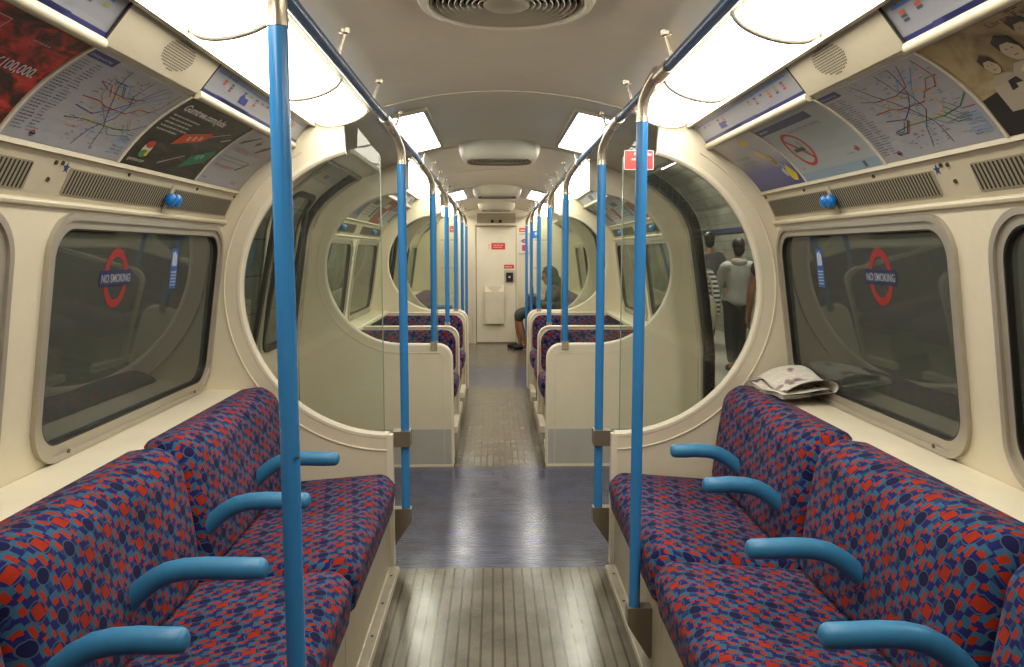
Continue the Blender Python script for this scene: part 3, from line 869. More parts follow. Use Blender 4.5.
for s in (-1, 1):
    w = LR(s)
    vent(s, 2.13, 3.41, 'long slotted ventilator with twin blue knobs above the near %s window' % w, 2.79)
    vent(s, .70, 1.965, 'slotted ventilator cut off by the %s edge of the photo' % w, 1.3)
    vent(s, 5.28, 6.5, 'slotted ventilator with blue knobs on the %s past the first doors' % w, 5.9)
    vent(s, 6.78, 7.95, 'slotted ventilator with blue knobs on the %s above the farther seats' % w, 7.4)
    # small fixings and a star sticker on the panel
    mv = plane_map(V0, V1, s)
    sh = Sheet(lambda u, t, d: mv(2.11-.018+u, .083+t, d), .036, .036, M['cove'], thick=.0005)
    sh.poly([(.018+(.018 if k % 2 == 0 else .0075)*math.cos(PI/2+k*PI/5), .018+(.018 if k % 2 == 0 else .0075)*math.sin(PI/2+k*PI/5)) for k in range(10)], '#2f3f6d')
    sh.build('star_sticker', 'small dark blue star sticker on the panel beside the %s ventilator' % w, 'sticker', 'star stickers')
    m = MB()
    for (y, t) in ((2.055, .11), (2.085, .112), (2.05, .063), (2.45, .118), (3.0, .118), (3.42, .118), (3.44, .02)):
        m.tube([mv(y, t, 0), mv(y, t, .004)], .006, 8)
    struct(m.build('trim_8', M['screw']))

# ------------------------------------------------------------------ advertisement cards and maps
def lower(s, y0, y1, paper):
    mp = plane_map(L0, L1, s, .018, 1 if s < 0 else -1, y0 if s < 0 else y1)
    return Sheet(lambda u, t, d: mp(u, t, d), y1-y0, LL-.012, paper)
def upper(s, y0, y1, paper):
    mp = plane_map(U0, U1, s, .004, 1 if s < 0 else -1, y0 if s < 0 else y1)
    return Sheet(lambda u, t, d: mp(u, t, d), y1-y0, LU-.004, paper)
WHITE = ink('#a3a3a6')
DIA = ink('#8f8f92')
LINES = ['#b0382e', '#c98a2a', '#2f7a4a', '#4b9ac9', '#3a3a3c', '#2b3f8a', '#7d8488', '#8a3c6a', '#d8a0a8', '#8a5a3a']
def map_sheet(s, y0, y1, seed, label):
    sh = lower(s, y0, y1, WHITE); w, h = sh.w, sh.h; r = random.Random(seed)
    sh.rect(.004, h-.026, .125, h-.002, '#2b2f6b'); sh.text('Underground map', .012, h-.019, .009, '#b9bccf')
    for k in range(26):                                  # station index
        v = h-.040-k*.0088
        sh.words(.012, v, r.uniform(.03, .055), .003, r.choice(['#55565e', '#6d6e76', '#8a5a52', '#47506f']), seed=k+seed)
        sh.words(.070, v, r.uniform(.02, .045), .003, r.choice(['#66676f', '#7d7e86', '#5a5f7a']), seed=k+seed+99)
    x0, x1, z0, z1 = .155, w-.012, .02, h-.012
    cx, cz = x0+(x1-x0)*.47, z0+(z1-z0)*.50
    # ring line
    ring = [(cx-.095, cz-.045), (cx-.095, cz+.02), (cx-.075, cz+.04), (cx+.085, cz+.04), (cx+.10, cz+.025), (cx+.10, cz-.02), (cx+.07, cz-.05), (cx-.09, cz-.05)]
    sh.line(ring+[ring[0]], .0032, '#c9a23a')
    sh.line([(x0, cz+.01), (cx-.10, cz+.012), (cx-.06, cz+.002), (cx+.05, cz+.002), (cx+.09, cz+.03), (x1-.06, cz+.032), (x1-.03, cz+.06), (x1-.03, z1)], .0036, LINES[0])
    sh.line([(cx-.13, z1), (cx-.10, cz+.07), (cx-.06, cz+.03), (cx+.02, cz-.06), (cx+.03, z0)], .0030, LINES[4])
    sh.line([(cx+.0, z1), (cx+.0, cz+.06), (cx+.03, cz+.03), (cx+.03, cz-.02), (cx-.03, cz-.07), (cx-.06, z0)], .0030, LINES[4])
    sh.line([(x0+.01, cz-.06), (cx-.09, cz-.051), (cx+.07, cz-.053), (x1-.05, cz-.04), (x1, cz-.01)], .0034, LINES[2])
    sh.line([(x1-.06, z1-.02), (cx+.06, cz+.05), (cx+.0, cz-.01), (cx-.02, cz-.05), (cx-.02, z0+.03)], .0032, LINES[3])
    sh.line([(x0+.01, cz-.02), (cx-.08, cz-.03), (cx-.02, cz+.0), (cx+.03, cz+.04), (cx+.07, z1)], .0030, LINES[5])
    sh.line([(x0+.02, z1-.03), (cx-.12, cz+.03), (cx-.05, cz-.01), (cx+.06, cz-.075), (x1-.02, cz-.06)], .0030, LINES[6])
    sh.line([(x0+.0, z1-.06), (cx-.12, cz+.05), (cx-.02, cz+.045), (cx+.05, cz+.06), (x1-.09, z1)], .0028, LINES[7])
    for k in range(11):                                  # outlying branches
        a = r.uniform(0, 2*PI); p = (cx+.11*math.cos(a), cz+.05*math.sin(a))
        dx = .045 if math.cos(a) > 0 else -.045
        q = (max(x0, min(x1, p[0]+dx)), max(z0, min(z1, p[1]+(.035 if math.sin(a) > 0 else -.035))))
        q2 = (max(x0, min(x1, q[0]+dx)), q[1])
        sh.line([p, q, q2], .0026, r.choice(LINES))
    for k in range(150):                                 # station names and ticks
        u, v = r.uniform(x0, x1-.02), r.uniform(z0, z1)
        if abs(u-cx) > .16 and r.random() < .3: continue
        sh.rect(u, v, min(x1, u+r.uniform(.008, .02)), v+.0026, r.choice(['#7d7f90', '#8f9098', '#8d6a70', '#6d80a5', '#9aa0a8']), 3)
    for k in range(14):                                  # key
        sh.rect(x1-.075+(k % 2)*.036, z0+.004+(k//2)*.010, x1-.045+(k % 2)*.036, z0+.008+(k//2)*.010, r.choice(['#7f9fc4', '#92a9c4', '#7d84a0']), 3)
    sh.ring(.103, .022, .0055, .009, '#b0382e', 3); sh.rect(.091, .0195, .115, .0245, '#2b2f6b', 4)
    return sh.build('line_map', label, 'map', 'network maps')
map_sheet(-1, 1.79, 2.335, 3, 'white network map card with coloured lines on the left cove')
map_sheet(1, 1.79, 2.335, 11, 'white network map card with coloured lines on the right cove')

def redp():
    p = noise_paper('red_leaves_print', [(.36, lin('#2a1210')), (.48, lin('#7a1a18')), (.58, lin('#b52522')), (.72, lin('#d0483c'))], 14, (1, 1.7, 1), 3, 1.2)
    sh = lower(-1, .95, 1.775, p)
    sh.text('WIN £100,000.', .575, .15, .026, '#d8cfcf', bold=.012, wid=.215)
    sh.line([(.52, .22), (.58, .22), (.58, .26), (.52, .26)], .002, '#c9b0a8')
    sh.text('win', .535, .232, .010, '#d8cfcf'); sh.text('to', .535, .20, .012, '#b9c9b5')
    sh.words(.68, .235, .06, .004, '#aa8888')
    sh.build('advert_card', 'red and black advert card of red leaves reading WIN £100,000, upper left corner', 'advert', 'advert cards on the coves')
redp()
def blackp():
    p = noise_paper('night_street_print', [(.35, lin('#171513')), (.6, lin('#332f2a')), (.78, lin('#6d655a'))], 9, (1, 4, 1), 3, .5)
    sh = lower(-1, 2.345, 2.925, p)
    sh.text('Gumtree.com/jobs', .04, .235, .027, '#f0ede4', 4, bold=.03, wid=.34)
    for k in range(5): sh.words(.035, .205-k*.016, [.20, .17, .18, .19, .14][k], .006, '#c9c6bd', seed=k)
    def streak(pts, c): sh.poly(pts, c)
    streak([(.20, .105), (.37, .150), (.40, .185), (.38, .198), (.22, .155)], '#d84a28')
    for k in range(3): sh.rect(.265+k*.035, .135+k*.008, .285+k*.035, .155+k*.008, '#e8b08a', 3)
    streak([(.37, .032), (.53, .075), (.565, .12), (.54, .138), (.40, .085)], '#1f6d4c')
    sh.rect(.44, .08, .47, .10, '#4f9a80', 3); sh.rect(.475, .088, .495, .105, '#6fae98', 3)
    sh.line([(.22, .03), (.36, .08)], .006, '#8d8a84'); sh.line([(.34, .16), (.5, .22)], .005, '#b5b1a8'); sh.line([(.5, .18), (.55, .2)], .007, '#c9c5bb')
    sh.disc(.095, .066, .028, '#d8d0c0'); sh.disc(.095, .084, .026, '#c4392a', 3, ry=.014); sh.disc(.092, .048, .024, '#3f8f3a', 3, ry=.014); sh.disc(.112, .05, .010, '#e0b83a', 4)
    sh.text('gumtree.com', .03, .018, .012, '#d0cdc4', wid=.10)
    sh.build('advert_card', 'dark night-street advert card reading Gumtree.com/jobs on the left cove', 'advert', 'advert cards on the coves')
blackp()
def whitep():
    sh = lower(-1, 2.93, 3.43, WHITE)
    sh.poly([(.05, .20), (.075, .205), (.17, .262), (.165, .268), (.07, .222)], '#3a3632')
    sh.poly([(.19, .235), (.205, .215), (.235, .235), (.232, .246), (.219, .243), (.214, .258), (.207, .257), (.21, .244)], '#35302c')
    sh.poly([(.27, .185), (.30, .19), (.40, .255), (.39, .268), (.30, .22)], '#2b2825')
    sh.text('EXCITING', .085, .165, .022, '#b08a6a', wid=.16); sh.text('offers', .26, .168, .018, '#c9b09a', wid=.10)
    for k in range(2): sh.words(.05, .13-k*.018, .30, .005, '#8a7f80', seed=k)
    sh.text('for students', .05, .078, .022, '#c07a6d', wid=.19)
    sh.poly([(.27, .085), (.278, .08), (.36, .125), (.356, .131)], '#4a4642')
    sh.rect(.03, .022, .075, .028, '#6d78a8'); sh.rect(.34, .02, .40, .034, '#8a8f98')
    sh.build('advert_card', 'white advert card with small black tools and brown lettering next to the left screen', 'advert', 'advert cards on the coves')
whitep()
def sepia():
    p = noise_paper('sepia_photo_print', [(.3, lin('#5a4a30')), (.43, lin('#9a865a')), (.55, lin('#c2ae7e')), (.7, lin('#dccca0'))], 5, (1, 1.4, 1), 4, .6)
    sh = lower(1, .95, 1.775, p)
    # u runs from the far edge towards the camera
    sh.poly([(.0, .0), (.0, .10), (.16, .13), (.40, .14), (.60, .12), (.60, .0)], '#1e1914')
    def fig(u, v, k, coat, face):
        sh.poly([(u-.075*k, v-.20*k), (u-.07*k, v-.07*k), (u-.03*k, v-.035*k), (u+.03*k, v-.035*k), (u+.07*k, v-.07*k), (u+.08*k, v-.2*k)], coat, 3)
        sh.disc(u, v, .026*k, face, 4, ry=.033*k); sh.poly([(u-.027*k, v), (u-.025*k, v+.03*k), (u, v+.042*k), (u+.026*k, v+.03*k), (u+.027*k, v), (u+.012*k, v+.018*k), (u-.012*k, v+.018*k)], '#2b2218', 5)
        sh.rect(u-.012*k, v+.001*k, u-.005*k, v+.004*k, '#7a6448', 5); sh.rect(u+.005*k, v+.001*k, u+.012*k, v+.004*k, '#7a6448', 5); sh.rect(u-.007*k, v-.018*k, u+.007*k, v-.015*k, '#8a6a52', 5)
    fig(.118, .178, .75, '#b5aa92', '#c9ba9a'); fig(.205, .199, 1.0, '#b9ae98', '#cbbb9b'); fig(.285, .232, .9, '#3a3226', '#b8a886'); fig(.37, .20, 1.0, '#2a231c', '#b0a07e'); fig(.48, .21, 1.0, '#4a4030', '#b8a886')
    sh.poly([(.085, .02), (.155, .02), (.165, .10), (.15, .135), (.12, .13), (.10, .08)], '#241d17', 5)
    sh.poly([(.175, .145), (.205, .10), (.225, .12), (.235, .15), (.215, .165)], '#d8cdb4', 6)
    sh.text('Large Facade of', .22, .262, .014, '#4a3d28', wid=.2); sh.words(.29, .279, .04, .004, '#5a4a32')
    sh.build('advert_card', 'sepia photo advert card of several people, upper right corner', 'advert', 'advert cards on the coves')
sepia()
def nosmoke():
    sh = lower(1, 2.345, 2.925, ink('#a8b0ae'))
    w, h = sh.w, sh.h   # u from the far edge
    sh.rect(0.0, h-.05, .46, h-.018, '#34386b'); sh.words(.02, h-.037, .08, .007, '#a9adc4')
    sh.rect(0, 0, w, .034, '#8fa6b5'); sh.rect(.47, .006, .49, .028, '#4a5a6b', 3)
    c0 = (.155, .135)
    sh.ring(*c0, .066, .080, '#c43a32'); sh.line([(c0[0]-.05, c0[1]+.05), (c0[0]+.05, c0[1]-.05)], .013, '#c43a32', 3)
    sh.rect(c0[0]-.045, c0[1]-.012, c0[0]+.038, c0[1]+.004, '#3a3f42', 4); sh.line([(c0[0]+.04, c0[1]+.01), (c0[0]+.03, c0[1]+.03)], .006, '#55605f', 4)
    sh.text('Thank you for not smoking', .20, .205, .016, '#5d6878', wid=.26)
    r = random.Random(5)
    for k in range(6): sh.words(.29+.01*k, .17-k*.014, r.uniform(.08, .15), .003, '#aab4b4', seed=k)
    sh.ring(.50, .075, .007, .011, '#c43a32', 3); sh.rect(.487, .072, .513, .078, '#c43a32', 4); sh.words(.42, .062, .05, .003, '#7d8a90'); sh.words(.03, .05, .04, .003, '#b05a50')
    sh.build('no_smoking_card', 'pale card with a red no smoking circle and dark blue bar on the right cove', 'notice', 'advert cards on the coves')
nosmoke()
def bottle():
    p = gradient_paper('blue_gold_print', [(.0, lin('#3f3f78')), (.3, lin('#6468a0')), (.55, lin('#b5b2b4')), (1.0, lin('#c9c6c6'))], .29)
    sh = lower(1, 2.935, 3.43, p)
    def blob(pts, c, k=3): sh.poly(pts, c, k)
    for k, t in enumerate(("IT'S A DREAM,", 'IN A SINGLE', 'POSSIBLE')): sh.text(t, .06+.012*k, .165-k*.026, .016, '#8a8a98', wid=.15, bold=.01)
    blob([(.28, .245), (.31, .27), (.325, .25), (.345, .272), (.36, .252), (.335, .225), (.30, .222)], '#d8c22f')
    blob([(.29, .175), (.315, .195), (.34, .18), (.36, .15), (.34, .14), (.31, .155)], '#d8c84a')
    sh.line([(.32, .225), (.34, .19), (.36, .15), (.40, .10), (.43, .06)], .012, '#a9a9b8', 2)
    blob([(.345, .14), (.38, .155), (.395, .10), (.365, .09)], '#c9a52f'); blob([(.36, .125), (.375, .13), (.385, .105), (.37, .10)], '#5a5030', 4)
    blob([(.395, .055), (.44, .095), (.475, .045), (.45, .015), (.415, .02)], '#d6bf2c'); blob([(.37, .07), (.40, .085), (.41, .05), (.385, .04)], '#b9c4c9', 4)
    sh.build('advert_card', 'blue and pale advert card with yellow splashes next to the right screen', 'advert', 'advert cards on the coves')
bottle()
def diagram(s, y0, y1, seed, label):
    sh = upper(s, y0, y1, DIA); w, h = sh.w, sh.h; r = random.Random(seed)
    sh.rect(0, .0, w, .017, '#2a2d66'); sh.text('Victoria line', w*.45, .004, .009, '#9aa0c4'); 
    for k in range(3): sh.rect(r.uniform(.05, w-.1), .0, r.uniform(.05, w-.1), .019, '#34386f', 2)
    v = .083; sh.line([(.03, v), (w-.05, v)], .0055, '#3f6fb0')
    k = .05
    while k < w-.06:
        sh.rect(k, v, k+.004, v+.010, '#3f6fb0', 3)
        sh.words(k-.01, v+.014, r.uniform(.02, .035), .0035, '#7d7f94', seed=int(k*999)); 
        c = r.random()
        if c < .6:
            for q in range(r.randint(1, 3)): sh.rect(k-.008, v-.018-q*.010, k+.014, v-.011-q*.010, r.choice(['#c4572e', '#b0382e', '#3a3a60', '#4a4b55', '#8a8f3a', '#2b3f8a']), 3)
        if r.random() < .3: sh.ring(k+.002, v, .003, .0055, '#4a4b60', 4, 12)
        k += .062
    sh.rect(w*.26, .030, w*.26+.075, .055, '#35387a', 3)
    sh.line([(w*.72, .03), (w*.72+.13, .03), (w*.72+.13, .038), (w*.72, .038), (w*.72, .03)], .0018, '#8a8ca0')
    sh.build('line_diagram', label, 'notice', 'line diagram strips')
diagram(-1, 2.345, 3.43, 4, 'white line diagram strip on the left, between the speaker grille and the left screen')
diagram(-1, .8, 1.785, 5, 'white line diagram strip at the top left corner above the red advert')
diagram(1, 2.345, 3.43, 6, 'white line diagram strip on the right, between the speaker grille and the right screen')
diagram(1, .8, 1.785, 8, 'white line diagram strip at the top right corner above the sepia advert')
for s in (-1, 1):   # loudspeaker panels
    mu = plane_map(U0, U1, s, 0)
    e = thing('speaker_panel', mu(2.065, .06), 'plain cream panel with an oval perforated speaker grille on the %s' % LR(s), 'speaker', 'speaker panels')
    m = MB(); m.prism([[(1.79, -.006), (2.34, -.006), (2.34, LU+.002), (1.79, LU+.002)]], mu, -.001, .003); m.build('panel', M['cove'], e, smooth=False)
    m = MB()
    for i in range(-11, 12):
        for j in range(-6, 7):
            a, b = i*.0078+(.0039 if j % 2 else 0), j*.0072
            if (a/.088)**2+(b/.044)**2 < 1:
                cc = (2.105+a, .058+b)
                m.add([mu(cc[0]+.0027*math.cos(PI/3*k), cc[1]+.0027*math.sin(PI/3*k), .0036) for k in range(6)], [tuple(range(6))])
    m.build('perforations', M['slot'], e, smooth=False, recalc=False)
    for y in (1.785, 2.34):
        m = MB(); m.prism([[(y-.003, -.004), (y+.003, -.004), (y+.003, LU), (y-.003, LU)]], mu, .0, .004); m.build('joint', M['slot'], e, smooth=False)
# thin frames between the lower cards
for s in (-1, 1):
    ml = plane_map(L0, L1, s, .018); m = MB()
    for y in (1.783, 2.34, 2.928, 3.436):
        for k in range(12):
            q0, q1 = k/12*LL, (k+1)/12*LL
            m.prism([[(y-.005, q0), (y+.005, q0), (y+.005, q1), (y-.005, q1)]], ml, .0, .005)
    struct(m.build('trim_9', M['cream_trim'], smooth=False))
# cards farther down the car
def plain_card(s, y0, y1, base, acc, label, up=False):
    sh = (upper if up else lower)(s, y0, y1, ink(base)); w, h = sh.w, sh.h; r = random.Random(int(y0*100)+s)
    sh.rect(.02, h*.62, w*.5, h*.80, acc)
    for k in range(4): sh.words(.03, h*(.5-k*.1), w*.6, h*.03, '#6d6d74', seed=k)
    sh.rect(w*.68, h*.15, w*.92, h*.6, acc, 2)
    sh.build('advert_card', label, 'advert', 'advert cards on the coves')
cols = [('#c4c4c2', '#9a3d36'), ('#8d8f94', '#3d4a7a'), ('#c9c4b4', '#4a4a52'), ('#a8332f', '#d8d0c8'), ('#bcc4c6', '#5a7a9a')]
for s in (-1, 1):
    for k in range(5):
        b, a = cols[(k+(s > 0)*2) % 5]
        plain_card(s, 5.14+k*.585, 5.14+k*.585+.57, b, a, 'distant advert card over the %s crosswise seats, %s from the first doors' % (LR(s), ['first', 'second', 'third', 'fourth', 'fifth'][k]))
    for k in range(3):
        plain_card(s, 5.14+k*.98, 5.14+k*.98+.95, '#c2c2c6', '#3a4a86', 'distant line diagram strip over the %s crosswise seats, %s from the first doors' % (LR(s), ['first', 'second', 'third'][k]), True)
    for k in range(4):
        b, a = cols[(k+1+(s > 0)) % 5]
        plain_card(s, 9.75+k*.6, 9.75+k*.6+.58, b, a, 'tiny advert card in the end section on the %s, %s from the second doors' % (LR(s), ['first', 'second', 'third', 'fourth'][k]))
# stickers on the left door heads
def leaf_card(y0, y1, c1, c2, label, s=-1):
    t0 = DS[-1]-.155; off = .024
    sh = Sheet(lambda u, t, d: (lambda p: (s*p[0], y0+u, p[1]))(dprof(t0+t, off-d)), y1-y0, .11, ink('#b9b8b0'), thick=.001)
    w = sh.w
    sh.rect(.02, .015, .12, .06, c1); sh.rect(.14, .02, .24, .05, c2)
    r = random.Random(int(y0*50))
    for k in range(9): sh.rect(.03+k*w*.1, .08, .03+k*w*.1+.02, .086, '#6d6d78')
    for k in range(3): sh.words(.30, .02+k*.012, .2, .004, '#77777f', seed=k)
    sh.build('door_notice', label, 'notice', 'notices on the door heads')
leaf_card(3.70, 4.22, '#c9b83f', '#4a4a86', 'grey notice strip with yellow and purple labels on the nearer left door head')
leaf_card(4.34, 4.86, '#c9b83f', '#6a6a78', 'grey notice strip with a yellow label on the farther left door head')

# ------------------------------------------------------------------ stickers on glass
def roundel(s):
    mpw = plane_map(W0, W1, s)
    yc, tc = (2.53 if s < 0 else 2.565), .530
    mp = (lambda u, t, d: mpw(yc-.115+u*.82, tc-.11+t, d-.0112)) if s < 0 else (lambda u, t, d: mpw(yc+.115-u*.82, tc-.11+t, d-.0112))
    sh = Sheet(mp, .002, .002, ink('#8f2826'), thick=.0002)
    sh.mb = MB(); c0 = (.14, .11)
    sh.ring(*c0, .068, .095, '#8f2826', 1, 48)
    sh.rect(.012, .085, .268, .135, '#20274c', 2)
    sh.text('NO SMOKING', .024, .097, .026, '#a3a3a8', 4, .008, wid=.232)
    o = sh.mb.build('no_smoking_sticker', sh.mats, loc=mp(.14, .11, 0), smooth=False, recalc=False)
    tag(o, 'red ring and blue bar NO SMOKING sticker on the near %s window' % LR(s), 'sticker', 'no smoking roundels')
for s in (-1, 1): roundel(s)
def notice_sticker(s, yc, tc):
    mpw = plane_map(W0, W1, s)
    sh = Sheet((lambda u, t, d: mpw(yc-.03+u, tc+t, d-.0112)) if s < 0 else (lambda u, t, d: mpw(yc+.03-u, tc+t, d-.0112)), .06, .15, ink('#27508c'), thick=.0004)
    sh.rect(.012, .085, .022, .135, '#c9d0d8'); sh.rect(.026, .085, .036, .14, '#c9d0d8'); sh.rect(.04, .085, .049, .13, '#c9d0d8')
    for k in range(5): sh.words(.008, .06-k*.012, .044, .005, '#b9c4d4', seed=k)
    sh.build('window_notice', 'small blue upright notice sticker on the near %s window' % LR(s), 'sticker', 'blue window notices')
notice_sticker(-1, 2.98, .475); notice_sticker(1, 3.04, .475)
sh = Sheet(lambda u, t, d: (.525+u, S1-.0045-d, 1.755+t), .128, .083, ink('#e0362e'), thick=.0004)
for (a, b, c_, d_) in ((0, 0, .128, .003), (0, .08, .128, .083), (0, 0, .003, .083), (.125, 0, .128, .083)): sh.rect(a, b, c_, d_, '#e8d8d4')
sh.text('Please offer', .042, .060, .013, '#f0e4e0', wid=.078, bold=.01); sh.text('seats', .032, .040, .013, '#f0e4e0', bold=.01)
sh.build('red_sticker', 'red sticker with white lettering on the glass of the near right screen', 'sticker')

# ------------------------------------------------------------------ newspaper on the right sill
def newspaper():
    m = new_mat('newsprint', rough=.85)
    t = NT(m); b = t.n['Principled BSDF']
    uv = t.node('ShaderNodeUVMap'); sp = t.node('ShaderNodeSeparateXYZ'); t.l.new(uv.outputs[0], sp.inputs[0])
    u, v = S(t, sp.outputs[0]), S(t, sp.outputs[1])
    ln = (v*(1/.006)).fract().lt(.45); colm = (u*(1/.055)).fract().gt(.1)
    n = t.noise(uv.outputs[0], 60, 2)
    txt = ln*colm*(n.gt(.42))
    big = t.noise(uv.outputs[0], 9, 2)
    pic = big.gt(.60)
    c_ = t.mix(txt*.45, lin('#ded7c8'), lin('#6d6860'))
    c_ = t.mix(pic, c_, t.ramp(big, [(.60, lin('#b39a98')), (.68, lin('#5d5658'))]))
    t.l.new(c_, b.inputs['Base Color'])
    e = thing('newspaper', (1.19, 3.2, .81), 'crumpled folded newspaper lying on the sill behind the right bench', 'newspaper')
    # lower fold lies over the back of the seat and the sill
    def low(a, q, h):      # a along the car (0 far, 1 near), q from the gangway to the window
        y = 3.40-.40*a; x = 1.06+.19*q+.02*a
        z = .842+h+.012*math.sin(a*5+q*3)*q-.010*(1-q)**2+.006*math.sin(a*9)
        return (x, y, z)
    for k, h in enumerate((0, .005, .011)):
        p = MB(); p.grid(lambda a, q: low(a, q, h*(1+.5*a)), 18, 12, 0, lambda a, q: (a*.4+k, q*.2)); p.build('page', m, e, recalc=False)
    # the upper sheet rolls up over it and turns back at the near end
    def top(a, q, h):
        y = 3.36-.36*a; th = q*1.5*PI
        if q < .62: x = 1.10+.17*q/.62; z = .858+h+.055*math.sin(q/.62*PI*.5)*(1-.25*a)+.010*math.sin(a*7)
        else:
            r = (q-.62)/.38*PI; R = .024+h*.5
            x = 1.27-.0+R*math.sin(r)*.9; z = .858+h+.055*(1-.25*a)+.010*math.sin(a*7)-R*(1-math.cos(r))
        return (x, y+.02*math.sin(q*6), z)
    for k, h in enumerate((0, .004)):
        p = MB(); p.grid(lambda a, q: top(a, q, h), 20, 26, 0, lambda a, q: (a*.36+.37+k, q*.3+.2)); p.build('page', m, e, recalc=False)
newspaper()

# ------------------------------------------------------------------ end bulkhead
mb = MB()
out = [(-1.302, 0), (1.302, 0), W0, W1, V1, L1, (.8, 1.96), (.56, 2.0), (.3, ceil_z(.3)), (0, ceil_z(0)), (-.3, ceil_z(.3)), (-.56, 2.0), (-.8, 1.96), (-L1[0], L1[1]), (-V1[0], V1[1]), (-W1[0], W1[1]), (-W0[0], W0[1])]
mb.prism([out], lambda u, t, d: (u, YE+d, t), 0, .05)
struct(mb.build('wall_end', M['cream'], smooth=False))
mb = MB(); mb.prism([out], lambda u, t, d: (u, A0-d, t), 0, .05)
struct(mb.build('wall_back', M['cream'], smooth=False))
e = st_empty('door_%d' % (dn+1), (0, YE, 0))
m = MB(); m.box(-.305, .30, YE-.03, YE-.001, .02, 1.79); m.build('leaf', M['cream_trim'], e, smooth=False)
m = MB()
for x in (-.335, .325): m.box(x-.02, x+.02, YE-.035, YE-.001, 0, 1.83)
m.build('door_frame', M['cream'], e, smooth=False)
m = MB(); m.box(-.31, .305, YE-.035, YE-.001, 0, .02); m.build('threshold', M['dark_metal'], e, smooth=False)
m = MB(); m.box(-.312, -.304, YE-.032, YE-.001, .02, 1.8); m.box(.299, .307, YE-.032, YE-.001, .02, 1.8); m.build('gap', M['slot'], e, smooth=False)
e = thing('door_cabinet', (-.03, YE-.06, .6), 'cream box with a sloped top fixed to the middle of the end door', 'box')
m = MB(); m.prism([[(YE-.09, .31), (YE-.09, .80), (YE-.031, .90), (YE-.031, .31)]], lambda u, t, d: (d, u, t), -.175, .115); m.build('casing', M['cream'], e, smooth=False)
m = MB(); m.prism([[(-.175, .895), (-.03, .80), (.115, .895)]], lambda u, t, d: (u, YE-.0905-d, t), 0, .002); m.build('lid_flap', M['cream_trim'], e, smooth=False)
e = thing('header_box', (0, YE-.06, 1.9), 'grey brown recess box with two small lenses above the end door', 'box')
m = MB(); m.box(-.29, .29, YE-.12, YE-.001, 1.83, 1.985); m.build('casing', M['header'], e, smooth=False)
m = MB(); m.box(-.31, .31, YE-.14, YE-.001, 1.80, 1.832); m.build('ledge', M['cream'], e, smooth=False)
for x in (-.06, .06):
    m = MB(); m.lathe([(0, YE-.145), (.022, YE-.143), (.026, YE-.12)], (x, 0, 1.865), 'y', 12); m.build('lens', M['black'], e, recalc=False)
def wall_sheet(x0, x1, z0, z1, col, d=.001): return Sheet(lambda u, t, k: (x0+u, YE-d-k, z0+t), x1-x0, z1-z0, ink(col))
sh = wall_sheet(-.075, .135, 1.44, 1.54, '#c4332c', .031)
sh.text('<', -.05, .052, .03, '#c4332c', 3, .02); sh.text('<', -.05, .01, .03, '#c4332c', 3, .02)
sh.words(.03, .062, .15, .010, '#e0b8b0'); sh.words(.03, .03, .13, .010, '#e0b8b0', seed=3)
sh.build('door_sign', 'red sign with two small red arrows in the upper part of the end door', 'sign')
sh = wall_sheet(.12, .27, 1.15, 1.21, '#c4332c', .031); sh.words(.02, .02, .1, .014, '#e0b8b0'); sh.build('door_sign', 'small red sign above the black control unit on the end door', 'sign')
e = thing('door_control', (.2, YE-.04, 1.02), 'black control unit on a pale plate at the right of the end door', 'control')
m = MB(); m.box(.12, .285, YE-.034, YE-.0305, .935, 1.125); m.build('plate', M['alu'], e, smooth=False)
m = MB(); m.box(.15, .255, YE-.055, YE-.034, .95, 1.09); m.build('unit', M['black'], e, smooth=False)
m = MB(); m.lathe([(0, YE-.075), (.016, YE-.073), (.02, YE-.055)], (.2, 0, 1.02), 'y', 12); m.build('keyhole', M['steel'], e, recalc=False)
e = thing('poster_frame', (.425, YE-.01, 1.53), 'framed white poster with a blue and red emblem right of the end door', 'poster')
sh = wall_sheet(.345, .505, 1.39, 1.665, '#cfcac4', .004); sh.rect(.05, .03, .14, .12, '#b03a5a'); sh.ring(.08, .18, .018, .035, '#c4332c'); sh.rect(.03, .172, .13, .188, '#2f4f98', 3)
o = sh.mb.build('print', sh.mats, e, smooth=False, recalc=False)
m = MB(); m.prism([rrect(.325, .525, 1.37, 1.685, .008), rrect(.345, .505, 1.39, 1.665, .004)[::-1]], lambda u, t, d: (u, YE-d, t), 0, .014); m.build('frame', M['frame_alu'], e, smooth=False)
sh = wall_sheet(.35, .475, 1.705, 1.77, '#d04038'); sh.words(.02, .02, .08, .015, '#e8c8c4'); sh.build('wall_sign', 'small red sign just above the framed poster at the end wall', 'sign')
sh = wall_sheet(.56, .67, 1.61, 1.725, '#2f6fb8'); sh.rect(.03, .05, .08, .09, '#b9cbe0'); sh.build('wall_sign', 'small square blue sign on the right of the end wall', 'sign')
sh = wall_sheet(.575, .86, 1.155, 1.59, '#d3cdba'); sh.rect(0, .425, .285, .435, '#6d685c'); sh.rect(0, 0, .285, .008, '#8d887c')
for k in range(9): sh.words(.03, .37-k*.035, .2, .006, '#a8a596', seed=k)
sh.build('wall_notice', 'large pale notice on the right of the end wall above the passenger', 'notice')
sh = wall_sheet(-.86, -.575, 1.155, 1.59, '#d3cdba'); sh.rect(0, .425, .285, .435, '#6d685c'); sh.rect(0, 0, .285, .008, '#8d887c')
for k in range(9): sh.words(.03, .37-k*.035, .2, .006, '#a8a596', seed=k+20)
sh.build('wall_notice', 'large pale notice on the left of the end wall', 'notice')
sh = wall_sheet(-.71, -.625, 1.70, 1.80, '#b8302c'); sh.words(.015, .04, .055, .012, '#e0b8b0'); sh.build('wall_sign', 'small red sign on the left of the end wall above the notice', 'sign')
